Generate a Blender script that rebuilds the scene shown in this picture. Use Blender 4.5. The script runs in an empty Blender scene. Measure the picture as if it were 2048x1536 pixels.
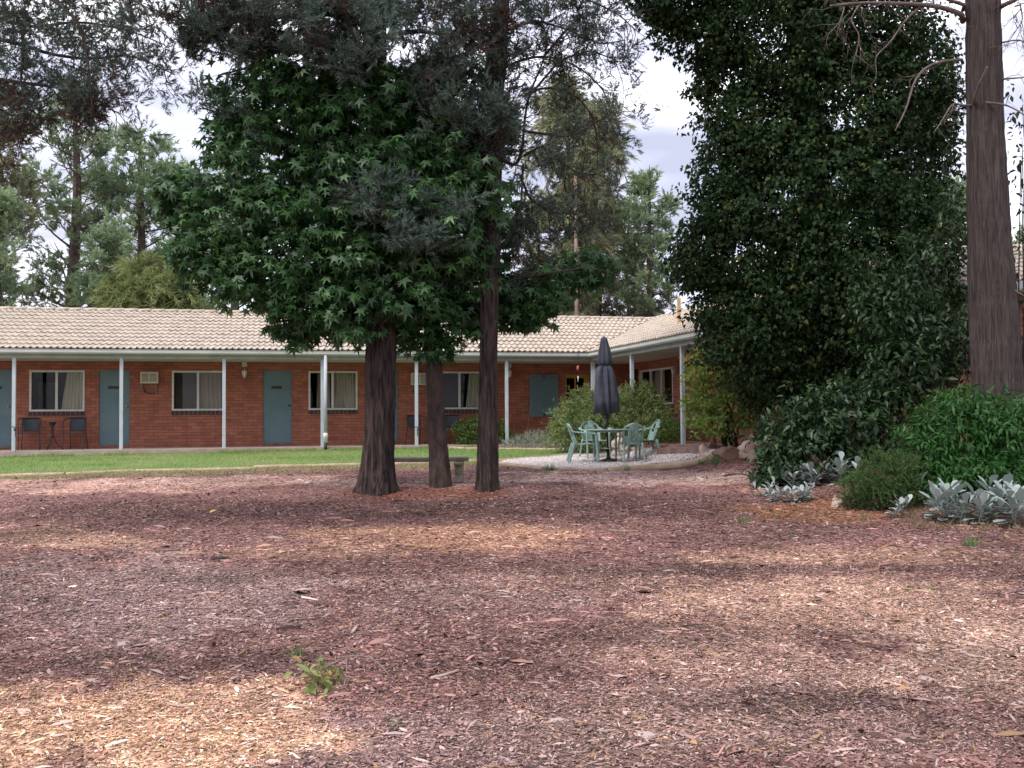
import bpy, bmesh, math, random
import numpy as np
from mathutils import Matrix, Vector

SC = bpy.context.scene
COL = SC.collection
rng = np.random.default_rng(11)
random.seed(5)

# ------------------------------------------------------------------ camera
FPX = 2000.0
EYE = np.array([0.0, 0.0, 1.6])
PITCH, ROLL = math.atan(57 / FPX), 0.0063
_f = np.array([0, math.cos(PITCH), math.sin(PITCH)])
_r0 = np.array([1.0, 0, 0]); _u0 = np.array([0, -math.sin(PITCH), math.cos(PITCH)])
_r = _r0 * math.cos(ROLL) - _u0 * math.sin(ROLL)
_u = _u0 * math.cos(ROLL) + _r0 * math.sin(ROLL)
cam = bpy.data.cameras.new("camera")
cam.sensor_width = 36.0
cam.lens = FPX / 2048 * 36.0
cam.clip_start, cam.clip_end = 0.1, 3000
camo = bpy.data.objects.new("camera", cam)
camo.matrix_world = Matrix([[_r[0], _u[0], -_f[0], EYE[0]], [_r[1], _u[1], -_f[1], EYE[1]], [_r[2], _u[2], -_f[2], EYE[2]], [0, 0, 0, 1]])
COL.objects.link(camo)
SC.camera = camo

# ------------------------------------------------------------------ sky, sun, exposure
SUN_EL, SUN_AZ = math.radians(52), math.radians(224)      # azimuth clockwise from +Y: behind the camera, to the left
W = bpy.data.worlds.new("World"); SC.world = W; W.use_nodes = True
nt = W.node_tree; nt.nodes.clear()
def N(t, kind, **kw):
    n = t.nodes.new(kind)
    for k, v in kw.items():
        setattr(n, k, v)
    return n
out = N(nt, "ShaderNodeOutputWorld"); bg = N(nt, "ShaderNodeBackground"); bg.inputs[1].default_value = 0.1
sky = N(nt, "ShaderNodeTexSky", sky_type='NISHITA', sun_disc=False)
sky.sun_elevation = SUN_EL; sky.sun_rotation = SUN_AZ; sky.dust_density = 2.0
tc = N(nt, "ShaderNodeTexCoord"); mp = N(nt, "ShaderNodeMapping"); mp.inputs['Scale'].default_value = (2.2, 2.2, 7.0)
mp.inputs['Location'].default_value = (1.35, 0.2, 0.42)
nz = N(nt, "ShaderNodeTexNoise"); nz.inputs['Scale'].default_value = 1.5; nz.inputs['Detail'].default_value = 3.5; nz.inputs['Roughness'].default_value = 0.5
nz.inputs['Distortion'].default_value = 0.2
cr = N(nt, "ShaderNodeValToRGB")
e = cr.color_ramp.elements
e[0].position = 0.36; e[0].color = (4.1, 4.3, 5.5, 1)
e[1].position = 0.63; e[1].color = (13.5, 13.5, 14.2, 1)
m_ = cr.color_ramp.elements.new(0.48); m_.color = (7.0, 7.1, 8.6, 1)
mx = N(nt, "ShaderNodeMix", data_type='RGBA'); mx.inputs[0].default_value = 0.93
L = nt.links.new
L(tc.outputs['Generated'], mp.inputs[0]); L(mp.outputs[0], nz.inputs['Vector']); L(nz.outputs['Fac'], cr.inputs[0])
L(sky.outputs[0], mx.inputs[6]); L(cr.outputs[0], mx.inputs[7]); L(mx.outputs[2], bg.inputs[0]); L(bg.outputs[0], out.inputs[0])
sun = bpy.data.lights.new("sun", 'SUN'); sun.energy = 1.9; sun.angle = math.radians(14); sun.color = (1.0, 0.95, 0.88)
suno = bpy.data.objects.new("sun", sun); COL.objects.link(suno)
sd = Vector((math.sin(SUN_AZ) * math.cos(SUN_EL), math.cos(SUN_AZ) * math.cos(SUN_EL), math.sin(SUN_EL)))
suno.rotation_euler = sd.to_track_quat('Z', 'Y').to_euler(); suno.location = (-20, -30, 40)
SC.view_settings.view_transform = 'Standard'; SC.view_settings.look = 'None'
SC.view_settings.exposure = 0.75; SC.view_settings.gamma = 1.0
SC.view_settings.use_curve_mapping = False
SC.cycles.max_bounces = 6; SC.cycles.diffuse_bounces = 3; SC.cycles.glossy_bounces = 2
SC.cycles.transmission_bounces = 4; SC.cycles.transparent_max_bounces = 12

# ------------------------------------------------------------------ helpers
def ray(px, py):
    return _f + _r * ((px - 1024) / FPX) + _u * ((768 - py) / FPX)
def at(px, py, Y):
    d = ray(px, py); return EYE + d * (Y / d[1])
def proj(P):
    v = np.asarray(P) - EYE; z = v @ _f
    return 1024 + FPX * (v @ _r) / z, 768 - FPX * (v @ _u) / z
def vnoise(x, y, s, seed=0):
    x = np.asarray(x, float) / s; y = np.asarray(y, float) / s
    xi = np.floor(x).astype(np.int64); yi = np.floor(y).astype(np.int64); fx = x - xi; fy = y - yi
    fx = fx * fx * (3 - 2 * fx); fy = fy * fy * (3 - 2 * fy)
    def h(a, b):
        n = (a * 374761393 + b * 668265263 + seed * 1442695041) & 0xffffffff
        n = ((n ^ (n >> 13)) * 1274126177) & 0xffffffff
        return ((n ^ (n >> 16)) & 0xffff) / 65535.0
    return (h(xi, yi) * (1 - fx) + h(xi + 1, yi) * fx) * (1 - fy) + (h(xi, yi + 1) * (1 - fx) + h(xi + 1, yi + 1) * fx) * fy
def gz(x, y):
    x = np.asarray(x, float); y = np.asarray(y, float)
    z = 0.0303 * np.clip(y - 5, 0, 22.3)
    z = z + 0.75 * np.exp(-(((x - 7.6) / 2.6) ** 2 + ((y - 16.5) / 3.2) ** 2))
    z = z + 0.09 * np.exp(-(((x + 0.9) / 1.5) ** 2 + ((y - 16.3) / 0.6) ** 2))
    U_ = (x - 2.28) * 0.9737 + (y - 28.1) * 0.2278; V_ = -(x - 2.28) * 0.2278 + (y - 28.1) * 0.9737      # garden bed banked up along the side verandah
    wb = np.exp(-(np.minimum(U_ + 0.2, 0) / 0.42) ** 2) * (0.5 + 0.5 * np.tanh((-V_ - 0.6) * 2.5)) * (0.5 + 0.5 * np.tanh((V_ + 9.0) * 1.5)) * (U_ < 4)
    z = z + np.maximum(0.87 - z, 0) * wb
    z = z + (vnoise(x, y, 1.3, 3) - 0.5) * 0.045 * (y < 20) * (y > 0) + (vnoise(x, y, 0.4, 4) - 0.5) * 0.02 * (y < 19) * (y > 0)
    return z
def hit(px, py):
    d = ray(px, py); d = d / d[1]
    ys = np.arange(2.5, 70, 0.02); P = EYE + ys[:, None] * d
    below = P[:, 2] <= gz(P[:, 0], P[:, 1])
    i = int(np.argmax(below)) if below.any() else len(ys) - 1
    return P[i]
def onground(x, y, dz=0.0):
    return np.array([x, y, float(gz(x, y)) + dz])

def raw_mesh(name, V, F, smooth=False, attrs=None):
    me = bpy.data.meshes.new(name)
    V = np.asarray(V, np.float32)
    if isinstance(F, np.ndarray):
        n, k = F.shape
        me.vertices.add(len(V)); me.vertices.foreach_set("co", V.ravel())
        me.loops.add(n * k); me.loops.foreach_set("vertex_index", F.astype(np.int32).ravel())
        me.polygons.add(n); me.polygons.foreach_set("loop_start", np.arange(0, n * k, k, dtype=np.int32))
        me.update(calc_edges=True)
    else:
        me.from_pydata([tuple(v) for v in V.tolist()], [], [tuple(int(i) for i in f) for f in F])
    if smooth:
        me.polygons.foreach_set("use_smooth", np.ones(len(me.polygons), bool))
    for k, a in (attrs or {}).items():
        a = np.asarray(a, np.float32)
        if a.ndim == 1:
            me.attributes.new(k, 'FLOAT', 'POINT').data.foreach_set("value", a)
        else:
            c = np.ones((len(a), 4), np.float32); c[:, :3] = a
            me.attributes.new(k, 'FLOAT_COLOR', 'POINT').data.foreach_set("color", c.ravel())
    me.update()
    return me
def link(name, me, mat, parent=None, loc=None):
    o = bpy.data.objects.new(name, me); COL.objects.link(o)
    if mat is not None:
        me.materials.clear(); me.materials.append(mat)
    if parent is not None:
        o.parent = parent
    if loc is not None:
        o.location = loc
    return o
def mk(name, V, F, mat, parent=None, smooth=False, attrs=None):
    return link(name, raw_mesh(name, V, F, smooth, attrs), mat, parent)
def tag(o, label, cat, group=None, kind=None):
    o['label'] = label; o['category'] = cat
    if group: o['group'] = group
    if kind: o['kind'] = kind
    return o
def struct(o, kind='structure'):
    o['kind'] = kind; return o
def thing(name, label, cat, loc=(0, 0, 0), rz=0.0, group=None):
    o = bpy.data.objects.new(name, None); COL.objects.link(o)
    o.location = [float(v) for v in loc]; o.rotation_euler = (0, 0, rz); o.empty_display_size = 0.1
    return tag(o, label, cat, group)
def dup(root, label, loc, rz=0.0, sc=1.0):
    r = root.copy(); COL.objects.link(r); r.location = [float(v) for v in loc]; r.rotation_euler = (0, 0, rz); r.scale = (sc, sc, sc); r['label'] = label
    for ch in list(root.children):
        c = ch.copy(); COL.objects.link(c); c.parent = r
        for g in list(ch.children):
            d = g.copy(); COL.objects.link(d); d.parent = c
    return r

class MB:
    def __init__(s): s.V = []; s.F = []; s.n = 0
    def add(s, V, F):
        V = np.asarray(V, float); s.V.append(V); s.F += [tuple(i + s.n for i in f) for f in F]; s.n += len(V); return s
    def box(s, x0, x1, y0, y1, z0, z1):
        V = [(x, y, z) for x in (x0, x1) for y in (y0, y1) for z in (z0, z1)]
        return s.add(V, [(0, 1, 3, 2), (4, 6, 7, 5), (0, 4, 5, 1), (2, 3, 7, 6), (0, 2, 6, 4), (1, 5, 7, 3)])
    def tube(s, P, R, n=8, cap=True, flat=None):
        P = np.asarray(P, float); R = np.broadcast_to(np.asarray(R, float), (len(P),))
        T = np.gradient(P, axis=0); T /= np.linalg.norm(T, axis=1)[:, None] + 1e-9
        ref = np.array([0, 0, 1.0]) if abs(T[0][2]) < 0.9 else np.array([1.0, 0, 0])
        V = []
        for i in range(len(P)):
            a = np.cross(ref, T[i]); a /= np.linalg.norm(a) + 1e-9; b = np.cross(T[i], a)
            ref = b if abs(np.dot(b, T[min(i + 1, len(P) - 1)])) < 0.95 else ref
            ang = np.arange(n) * 2 * math.pi / n
            fa, fb = flat if flat else (1, 1)
            V.append(P[i] + R[i] * (np.cos(ang)[:, None] * a * fa + np.sin(ang)[:, None] * b * fb))
        F = [(i * n + j, i * n + (j + 1) % n, (i + 1) * n + (j + 1) % n, (i + 1) * n + j) for i in range(len(P) - 1) for j in range(n)]
        if cap:
            F += [tuple(range(n - 1, -1, -1)), tuple(range((len(P) - 1) * n, len(P) * n))]
        return s.add(np.vstack(V), F)
    def lathe(s, prof, n=20, c=(0, 0, 0), wob=None):
        V = []
        for k, (r, z) in enumerate(prof):
            for j in range(n):
                a = 2 * math.pi * j / n
                rr = r * (1 + (wob(a, z) if wob else 0))
                V.append((c[0] + rr * math.cos(a), c[1] + rr * math.sin(a), c[2] + z))
        m = len(prof)
        F = [(i * n + j, i * n + (j + 1) % n, (i + 1) * n + (j + 1) % n, (i + 1) * n + j) for i in range(m - 1) for j in range(n)]
        F += [tuple(range(n - 1, -1, -1)), tuple(range((m - 1) * n, m * n))]
        return s.add(V, F)
    def grid(s, fn, nu, nv, skip=None):
        V = [fn(i / nu, j / nv) for j in range(nv + 1) for i in range(nu + 1)]
        F = [(j * (nu + 1) + i, j * (nu + 1) + i + 1, (j + 1) * (nu + 1) + i + 1, (j + 1) * (nu + 1) + i) for j in range(nv) for i in range(nu) if not (skip and skip((i + .5) / nu, (j + .5) / nv))]
        return s.add(V, F)
    def prism(s, outline, axis, a0, a1):
        k = len(outline); V = []
        for a in (a0, a1):
            for (p, q) in outline:
                V.append({'x': (a, p, q), 'y': (p, a, q), 'z': (p, q, a)}[axis])
        F = [tuple(range(k - 1, -1, -1)), tuple(range(k, 2 * k))] + [(i, (i + 1) % k, k + (i + 1) % k, k + i) for i in range(k)]
        return s.add(V, F)
    def build(s, name, mat, parent=None, smooth=False, thick=None, bevel=None):
        o = mk(name, np.vstack(s.V), s.F, mat, parent, smooth)
        bm = bmesh.new(); bm.from_mesh(o.data); bmesh.ops.recalc_face_normals(bm, faces=bm.faces); bm.to_mesh(o.data); bm.free()
        if smooth:
            o.data.polygons.foreach_set("use_smooth", np.ones(len(o.data.polygons), bool))
        if thick:
            m = o.modifiers.new("thick", 'SOLIDIFY'); m.thickness = thick; m.offset = 0
        if bevel:
            m = o.modifiers.new("edge", 'BEVEL'); m.width = bevel; m.segments = 2; m.limit_method = 'ANGLE'
        return o

# ------------------------------------------------------------------ materials
def lin(r, g, b):
    f = lambda c: (c / 255) / 12.92 if c <= 10 else ((c / 255 + 0.055) / 1.055) ** 2.4
    return (f(r), f(g), f(b), 1)
def col4(c): return (c[0], c[1], c[2], 1)
def newmat(name):
    m = bpy.data.materials.new(name); m.use_nodes = True; t = m.node_tree
    b = t.nodes['Principled BSDF']; return m, t, b
def pmat(name, c1, c2=None, scale=6.0, rough=0.7, bump=0.0, bscale=None, stretch=(1, 1, 1), metal=0.0, detail=5, spec=0.4, lo=0.35, hi=0.65):
    m, t, b = newmat(name)
    b.inputs['Roughness'].default_value = rough; b.inputs['Metallic'].default_value = metal; b.inputs['Specular IOR Level'].default_value = spec
    tc = N(t, "ShaderNodeTexCoord"); mp = N(t, "ShaderNodeMapping"); mp.inputs['Scale'].default_value = stretch
    nz = N(t, "ShaderNodeTexNoise"); nz.inputs['Scale'].default_value = scale; nz.inputs['Detail'].default_value = detail; nz.inputs['Roughness'].default_value = 0.62
    cr = N(t, "ShaderNodeValToRGB"); e = cr.color_ramp.elements
    e[0].position = lo; e[1].position = hi; e[0].color = col4(c1); e[1].color = col4(c2 or tuple(min(1, c * 1.22) for c in c1[:3]))
    t.links.new(tc.outputs['Object'], mp.inputs[0]); t.links.new(mp.outputs[0], nz.inputs['Vector']); t.links.new(nz.outputs['Fac'], cr.inputs[0]); t.links.new(cr.outputs[0], b.inputs['Base Color'])
    if bump:
        n2 = N(t, "ShaderNodeTexNoise"); n2.inputs['Scale'].default_value = bscale or scale * 3; n2.inputs['Detail'].default_value = 6
        bp = N(t, "ShaderNodeBump"); bp.inputs['Strength'].default_value = bump; bp.inputs['Distance'].default_value = 0.02
        t.links.new(mp.outputs[0], n2.inputs['Vector']); t.links.new(n2.outputs['Fac'], bp.inputs['Height']); t.links.new(bp.outputs[0], b.inputs['Normal'])
    return m
def leafmat(name, cols, rough=0.5, trans=0.25, spec=0.35, tcol=None):
    """colour by the per-leaf attribute «tint»; some light passes through"""
    m, t, b = newmat(name); b.inputs['Roughness'].default_value = rough; b.inputs['Specular IOR Level'].default_value = spec
    at_ = N(t, "ShaderNodeAttribute"); at_.attribute_name = "tint"
    cr = N(t, "ShaderNodeValToRGB"); e = cr.color_ramp.elements
    e[0].position = 0; e[0].color = col4(cols[0]); e[1].position = 1; e[1].color = col4(cols[-1])
    for i, c in enumerate(cols[1:-1]):
        k = e.new((i + 1) / (len(cols) - 1)); k.color = col4(c)
    t.links.new(at_.outputs['Fac'], cr.inputs[0]); t.links.new(cr.outputs[0], b.inputs['Base Color'])
    if trans:
        tr = N(t, "ShaderNodeBsdfTranslucent"); ms = N(t, "ShaderNodeMixShader"); ms.inputs[0].default_value = trans
        hs = N(t, "ShaderNodeHueSaturation"); hs.inputs['Value'].default_value = 1.5; hs.inputs['Hue'].default_value = 0.49
        t.links.new(cr.outputs[0], hs.inputs['Color']); t.links.new(hs.outputs[0], tr.inputs[0])
        o = t.nodes['Material Output']
        t.links.new(b.outputs[0], ms.inputs[1]); t.links.new(tr.outputs[0], ms.inputs[2]); t.links.new(ms.outputs[0], o.inputs[0])
    return m

M = {}
def brickmat(name, c1, c2, mortar, bw=0.245, rh=0.086):
    m, t, b = newmat(name); b.inputs['Roughness'].default_value = 0.85
    uv = N(t, "ShaderNodeUVMap"); br = N(t, "ShaderNodeTexBrick"); br.inputs['Scale'].default_value = 1.0
    br.inputs['Brick Width'].default_value = bw; br.inputs['Row Height'].default_value = rh; br.inputs['Mortar Size'].default_value = 0.006
    br.inputs['Mortar Smooth'].default_value = 0.2; br.inputs['Bias'].default_value = 0.0
    br.inputs['Color1'].default_value = col4(c1); br.inputs['Color2'].default_value = col4(c2); br.inputs['Mortar'].default_value = col4(mortar)
    n = N(t, "ShaderNodeTexNoise"); n.inputs['Scale'].default_value = 3.0; n.inputs['Detail'].default_value = 8; n.inputs['Roughness'].default_value = 0.7
    mr = N(t, "ShaderNodeMapRange"); mr.inputs['From Min'].default_value = 0.3; mr.inputs['From Max'].default_value = 0.7; mr.inputs['To Min'].default_value = 0.72; mr.inputs['To Max'].default_value = 1.18
    mu = N(t, "ShaderNodeMix", data_type='RGBA', blend_type='MULTIPLY'); mu.inputs[0].default_value = 1.0
    bp = N(t, "ShaderNodeBump"); bp.inputs['Strength'].default_value = 0.7; bp.inputs['Distance'].default_value = 0.01; bp.invert = True
    l = t.links.new
    l(uv.outputs[0], br.inputs['Vector']); l(uv.outputs[0], n.inputs['Vector']); l(n.outputs['Fac'], mr.inputs[0]); l(br.outputs['Color'], mu.inputs[6]); l(mr.outputs[0], mu.inputs[7])
    l(mu.outputs[2], b.inputs['Base Color']); l(br.outputs['Fac'], bp.inputs['Height']); l(bp.outputs[0], b.inputs['Normal'])
    return m
M['brick'] = brickmat('brick', (0.43, 0.15, 0.086), (0.30, 0.102, 0.066), (0.15, 0.085, 0.065))
M['darkbrick'] = brickmat('sill_brick', (0.075, 0.045, 0.04), (0.05, 0.032, 0.03), (0.25, 0.2, 0.18), bw=0.115, rh=0.3)
M['tile'] = pmat('roof_tile', (0.40, 0.335, 0.275), (0.55, 0.47, 0.39), 4.0, 0.9, 0.2, 60)
M['gutter'] = pmat('painted_gutter', (0.44, 0.46, 0.44), (0.54, 0.56, 0.53), 2.0, 0.45)
M['fascia'] = pmat('painted_fascia', (0.27, 0.29, 0.285), (0.36, 0.38, 0.37), 2.0, 0.55)
M['post'] = pmat('painted_post', (0.40, 0.45, 0.49), (0.50, 0.55, 0.59), 3.0, 0.5)
M['soffit'] = pmat('soffit', (0.46, 0.44, 0.42), (0.55, 0.53, 0.5), 2.0, 0.8)
M['door'] = pmat('door_paint', (0.102, 0.172, 0.196), (0.132, 0.212, 0.236), 1.6, 0.5)
M['alu'] = pmat('window_frame', (0.55, 0.54, 0.52), (0.66, 0.65, 0.62), 4.0, 0.45)
M['yellow'] = pmat('yellow_paint', (0.36, 0.24, 0.03), (0.45, 0.30, 0.045), 4.0, 0.5)
M['concrete'] = pmat('slab_concrete', (0.30, 0.235, 0.20), (0.42, 0.34, 0.29), 3.0, 0.9, 0.3, 30)
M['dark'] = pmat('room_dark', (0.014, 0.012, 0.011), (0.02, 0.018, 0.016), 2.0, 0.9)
M['cream'] = pmat('cream_plastic', (0.55, 0.5, 0.42), (0.64, 0.59, 0.5), 4.0, 0.5)
M['grille'] = pmat('grille_grey', (0.16, 0.15, 0.13), (0.24, 0.22, 0.2), 8.0, 0.6)
M['curtain'] = pmat('curtain_cream', (0.52, 0.47, 0.37), (0.62, 0.57, 0.46), 3.0, 0.9, 0, None, (6, 6, 0.5))
M['curtain_brown'] = pmat('curtain_fawn', (0.33, 0.26, 0.2), (0.43, 0.34, 0.27), 3.0, 0.9, 0, None, (6, 6, 0.5))
M['screen'] = pmat('insect_screen', (0.055, 0.042, 0.038), (0.075, 0.058, 0.052), 8.0, 0.8)
M['brass'] = pmat('brass', (0.6, 0.42, 0.12), None, 5.0, 0.3, metal=1.0)
M['plate'] = pmat('brown_plate', (0.035, 0.022, 0.018), (0.05, 0.03, 0.025), 5, 0.5)
M['white'] = pmat('white_plastic', (0.70, 0.70, 0.69), (0.8, 0.8, 0.79), 4, 0.4)
M['blackmetal'] = pmat('black_metal', (0.022, 0.022, 0.026), (0.04, 0.04, 0.045), 5, 0.5)
M['wicker'] = pmat('grey_wicker', (0.045, 0.05, 0.062), (0.075, 0.08, 0.095), 60, 0.7, 0.3, 120)
M['resin'] = pmat('green_resin', (0.22, 0.345, 0.30), (0.285, 0.42, 0.365), 3.0, 0.38, spec=0.5)
M['steel'] = pmat('table_steel', (0.27, 0.30, 0.29), (0.36, 0.39, 0.37), 6, 0.4, metal=0.4)
M['umbrella'] = pmat('umbrella_cloth', (0.06, 0.067, 0.09), (0.095, 0.104, 0.132), 5, 0.85, 0.1, 200)
M['log'] = pmat('treated_log', (0.32, 0.225, 0.155), (0.47, 0.35, 0.25), 4.0, 0.85, 0.4, 20, (1, 1, 1))
M['sleeper'] = pmat('old_sleeper', (0.16, 0.10, 0.085), (0.27, 0.18, 0.155), 5.0, 0.9, 0.5, 20)
M['rock_pale'] = pmat('pale_rock', (0.38, 0.25, 0.185), (0.62, 0.50, 0.42), 2.6, 0.9, 0.6, 9)
M['rock_brown'] = pmat('brown_rock', (0.14, 0.08, 0.06), (0.26, 0.16, 0.12), 3.0, 0.9, 0.6, 9)
M['rock_red'] = pmat('red_rock', (0.22, 0.11, 0.075), (0.36, 0.22, 0.16), 4.0, 0.9, 0.6, 12)
M['bench'] = pmat('bench_concrete', (0.13, 0.10, 0.095), (0.22, 0.18, 0.165), 7.0, 0.9, 0.5, 40)
M['benchleg'] = pmat('bench_leg_concrete', (0.19, 0.155, 0.115), (0.30, 0.25, 0.20), 8.0, 0.9, 0.5, 40)
M['statue'] = pmat('statue_stone', (0.55, 0.42, 0.35), (0.68, 0.55, 0.47), 8, 0.8)
M['bark'] = pmat('cypress_bark', (0.012, 0.008, 0.007), (0.068, 0.043, 0.038), 3.0, 0.95, 1.0, 7, (7, 7, 0.9), detail=9, lo=0.42, hi=0.62)
M['bark2'] = pmat('cypress_bark_pale', (0.022, 0.0165, 0.015), (0.088, 0.067, 0.061), 3.0, 0.95, 1.0, 7, (15, 15, 0.75), detail=9, lo=0.36, hi=0.68)
M['bark_lq'] = pmat('smooth_grey_bark', (0.022, 0.014, 0.012), (0.08, 0.054, 0.045), 5.0, 0.95, 0.8, 14, (2, 2, 0.8), detail=8)
M['twig'] = pmat('twig_bark', (0.03, 0.022, 0.02), (0.07, 0.052, 0.045), 8.0, 0.9)
M['deadwood'] = pmat('dead_branch', (0.085, 0.062, 0.055), (0.16, 0.125, 0.11), 8.0, 0.9)
M['pine_bark'] = pmat('far_bark', (0.06, 0.042, 0.036), (0.13, 0.095, 0.08), 4.0, 0.95, 0.4, 12, (3, 3, 1))
M['pole'] = pmat('wood_pole', (0.33, 0.22, 0.17), (0.45, 0.33, 0.27), 6, 0.8)
M['steel_grey'] = pmat('grey_green_stem', (0.22, 0.25, 0.22), (0.3, 0.33, 0.3), 6, 0.8)
M['tan'] = pmat('tan_post', (0.5, 0.34, 0.16), (0.6, 0.42, 0.22), 6, 0.8)

def glassmat():
    m, t, b = newmat('window_glass')
    t.nodes.remove(b)
    tr = N(t, "ShaderNodeBsdfTransparent"); tr.inputs[0].default_value = (0.82, 0.84, 0.84, 1)
    gl = N(t, "ShaderNodeBsdfGlossy"); gl.inputs['Roughness'].default_value = 0.02; gl.inputs[0].default_value = (0.9, 0.9, 0.9, 1)
    fr = N(t, "ShaderNodeFresnel"); fr.inputs[0].default_value = 1.3
    ms = N(t, "ShaderNodeMixShader")
    t.links.new(fr.outputs[0], ms.inputs[0]); t.links.new(tr.outputs[0], ms.inputs[1]); t.links.new(gl.outputs[0], ms.inputs[2]); t.links.new(ms.outputs[0], t.nodes['Material Output'].inputs[0])
    return m
M['glass'] = glassmat()

# ------------------------------------------------------------------ ground
def blobw(px, py, cx, cy, rx, ry):
    d = ((px - cx) / rx) ** 2 + ((py - cy) / ry) ** 2
    return np.clip(1.35 - d, 0, 1)
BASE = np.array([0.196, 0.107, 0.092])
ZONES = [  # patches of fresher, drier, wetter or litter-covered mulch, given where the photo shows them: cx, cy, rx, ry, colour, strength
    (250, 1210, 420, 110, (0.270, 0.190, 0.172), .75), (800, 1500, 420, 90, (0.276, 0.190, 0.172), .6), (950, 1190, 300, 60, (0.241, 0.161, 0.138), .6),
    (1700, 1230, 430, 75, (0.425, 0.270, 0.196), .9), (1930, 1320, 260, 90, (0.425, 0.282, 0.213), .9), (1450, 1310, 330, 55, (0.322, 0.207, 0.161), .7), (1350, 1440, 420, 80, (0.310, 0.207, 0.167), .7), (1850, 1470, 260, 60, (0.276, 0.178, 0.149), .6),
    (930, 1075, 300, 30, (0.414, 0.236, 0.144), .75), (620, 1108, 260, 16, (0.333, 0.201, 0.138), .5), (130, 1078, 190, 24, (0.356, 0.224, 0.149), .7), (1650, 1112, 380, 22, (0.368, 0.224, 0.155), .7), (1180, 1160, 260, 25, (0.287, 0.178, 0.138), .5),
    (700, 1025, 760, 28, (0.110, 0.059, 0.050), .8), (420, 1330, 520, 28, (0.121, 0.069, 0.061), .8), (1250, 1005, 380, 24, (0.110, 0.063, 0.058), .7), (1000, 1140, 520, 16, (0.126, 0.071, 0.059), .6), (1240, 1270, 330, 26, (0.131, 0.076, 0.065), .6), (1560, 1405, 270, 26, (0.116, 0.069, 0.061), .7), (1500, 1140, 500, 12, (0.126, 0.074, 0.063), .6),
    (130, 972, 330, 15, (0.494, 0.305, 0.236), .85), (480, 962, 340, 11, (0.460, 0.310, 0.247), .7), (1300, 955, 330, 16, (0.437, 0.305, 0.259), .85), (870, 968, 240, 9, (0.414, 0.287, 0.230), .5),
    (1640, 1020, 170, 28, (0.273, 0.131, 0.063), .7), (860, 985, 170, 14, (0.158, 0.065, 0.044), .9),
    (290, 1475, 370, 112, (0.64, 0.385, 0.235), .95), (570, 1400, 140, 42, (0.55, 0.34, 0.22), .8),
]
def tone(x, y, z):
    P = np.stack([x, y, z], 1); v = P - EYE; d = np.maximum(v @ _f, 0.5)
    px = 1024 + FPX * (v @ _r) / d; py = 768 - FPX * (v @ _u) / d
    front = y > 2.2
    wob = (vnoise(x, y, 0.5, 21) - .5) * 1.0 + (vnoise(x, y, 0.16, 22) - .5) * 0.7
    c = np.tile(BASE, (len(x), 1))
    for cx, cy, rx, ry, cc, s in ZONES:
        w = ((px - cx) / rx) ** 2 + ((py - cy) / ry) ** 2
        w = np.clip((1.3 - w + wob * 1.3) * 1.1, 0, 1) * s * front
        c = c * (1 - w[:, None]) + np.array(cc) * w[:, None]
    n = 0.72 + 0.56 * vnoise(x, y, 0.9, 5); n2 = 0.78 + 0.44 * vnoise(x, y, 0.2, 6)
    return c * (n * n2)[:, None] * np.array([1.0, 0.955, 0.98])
xs = np.unique(np.concatenate([[-600, -300, -150, -80, -50, -35, -26, -20, -17], np.arange(-15, 13, 0.1), [14, 16, 20, 26, 35, 50, 80, 150, 300, 600]]))
ys = np.unique(np.concatenate([[-300, -120, -50, -20, -8, -3, 0, 1.5], np.arange(2.4, 31, 0.1), [32, 34, 38, 45, 60, 90, 150, 300, 700, 1500]]))
X, Y = np.meshgrid(xs, ys); Xf, Yf = X.ravel(), Y.ravel(); Zf = gz(Xf, Yf)
nx, ny = len(xs), len(ys)
ii, jj = np.meshgrid(np.arange(nx - 1), np.arange(ny - 1)); b0 = (jj * nx + ii).ravel()
gm, t, b = newmat('mulch_ground'); b.inputs['Roughness'].default_value = 0.95; b.inputs['Specular IOR Level'].default_value = 0.15
a_ = N(t, "ShaderNodeAttribute"); a_.attribute_name = "tone"
tc = N(t, "ShaderNodeTexCoord"); mp = N(t, "ShaderNodeMapping"); mp.inputs['Scale'].default_value = (1, 1, 1)
vo = N(t, "ShaderNodeTexVoronoi"); vo.inputs['Scale'].default_value = 26; vo.inputs['Randomness'].default_value = 1
n1 = N(t, "ShaderNodeTexNoise"); n1.inputs['Scale'].default_value = 14; n1.inputs['Detail'].default_value = 10; n1.inputs['Roughness'].default_value = 0.75
r1 = N(t, "ShaderNodeMapRange"); r1.inputs['From Min'].default_value = 0.25; r1.inputs['From Max'].default_value = 0.75; r1.inputs['To Min'].default_value = 0.35; r1.inputs['To Max'].default_value = 1.6
sep = N(t, "ShaderNodeSeparateColor"); r2 = N(t, "ShaderNodeMapRange"); r2.inputs['To Min'].default_value = 0.45; r2.inputs['To Max'].default_value = 1.6
mul = N(t, "ShaderNodeMath", operation='MULTIPLY'); mu = N(t, "ShaderNodeMix", data_type='RGBA', blend_type='MULTIPLY'); mu.inputs[0].default_value = 1
bp = N(t, "ShaderNodeBump"); bp.inputs['Strength'].default_value = 1.0; bp.inputs['Distance'].default_value = 0.03
l = t.links.new
l(tc.outputs['Object'], mp.inputs[0]); l(mp.outputs[0], vo.inputs['Vector']); l(mp.outputs[0], n1.inputs['Vector']); l(n1.outputs['Fac'], r1.inputs[0]); l(vo.outputs['Color'], sep.inputs[0]); l(sep.outputs[0], r2.inputs[0])
l(r1.outputs[0], mul.inputs[0]); l(r2.outputs[0], mul.inputs[1]); l(a_.outputs['Color'], mu.inputs[6]); l(mul.outputs[0], mu.inputs[7]); l(mu.outputs[2], b.inputs['Base Color']); l(n1.outputs['Fac'], bp.inputs['Height']); l(bp.outputs[0], b.inputs['Normal'])
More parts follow.
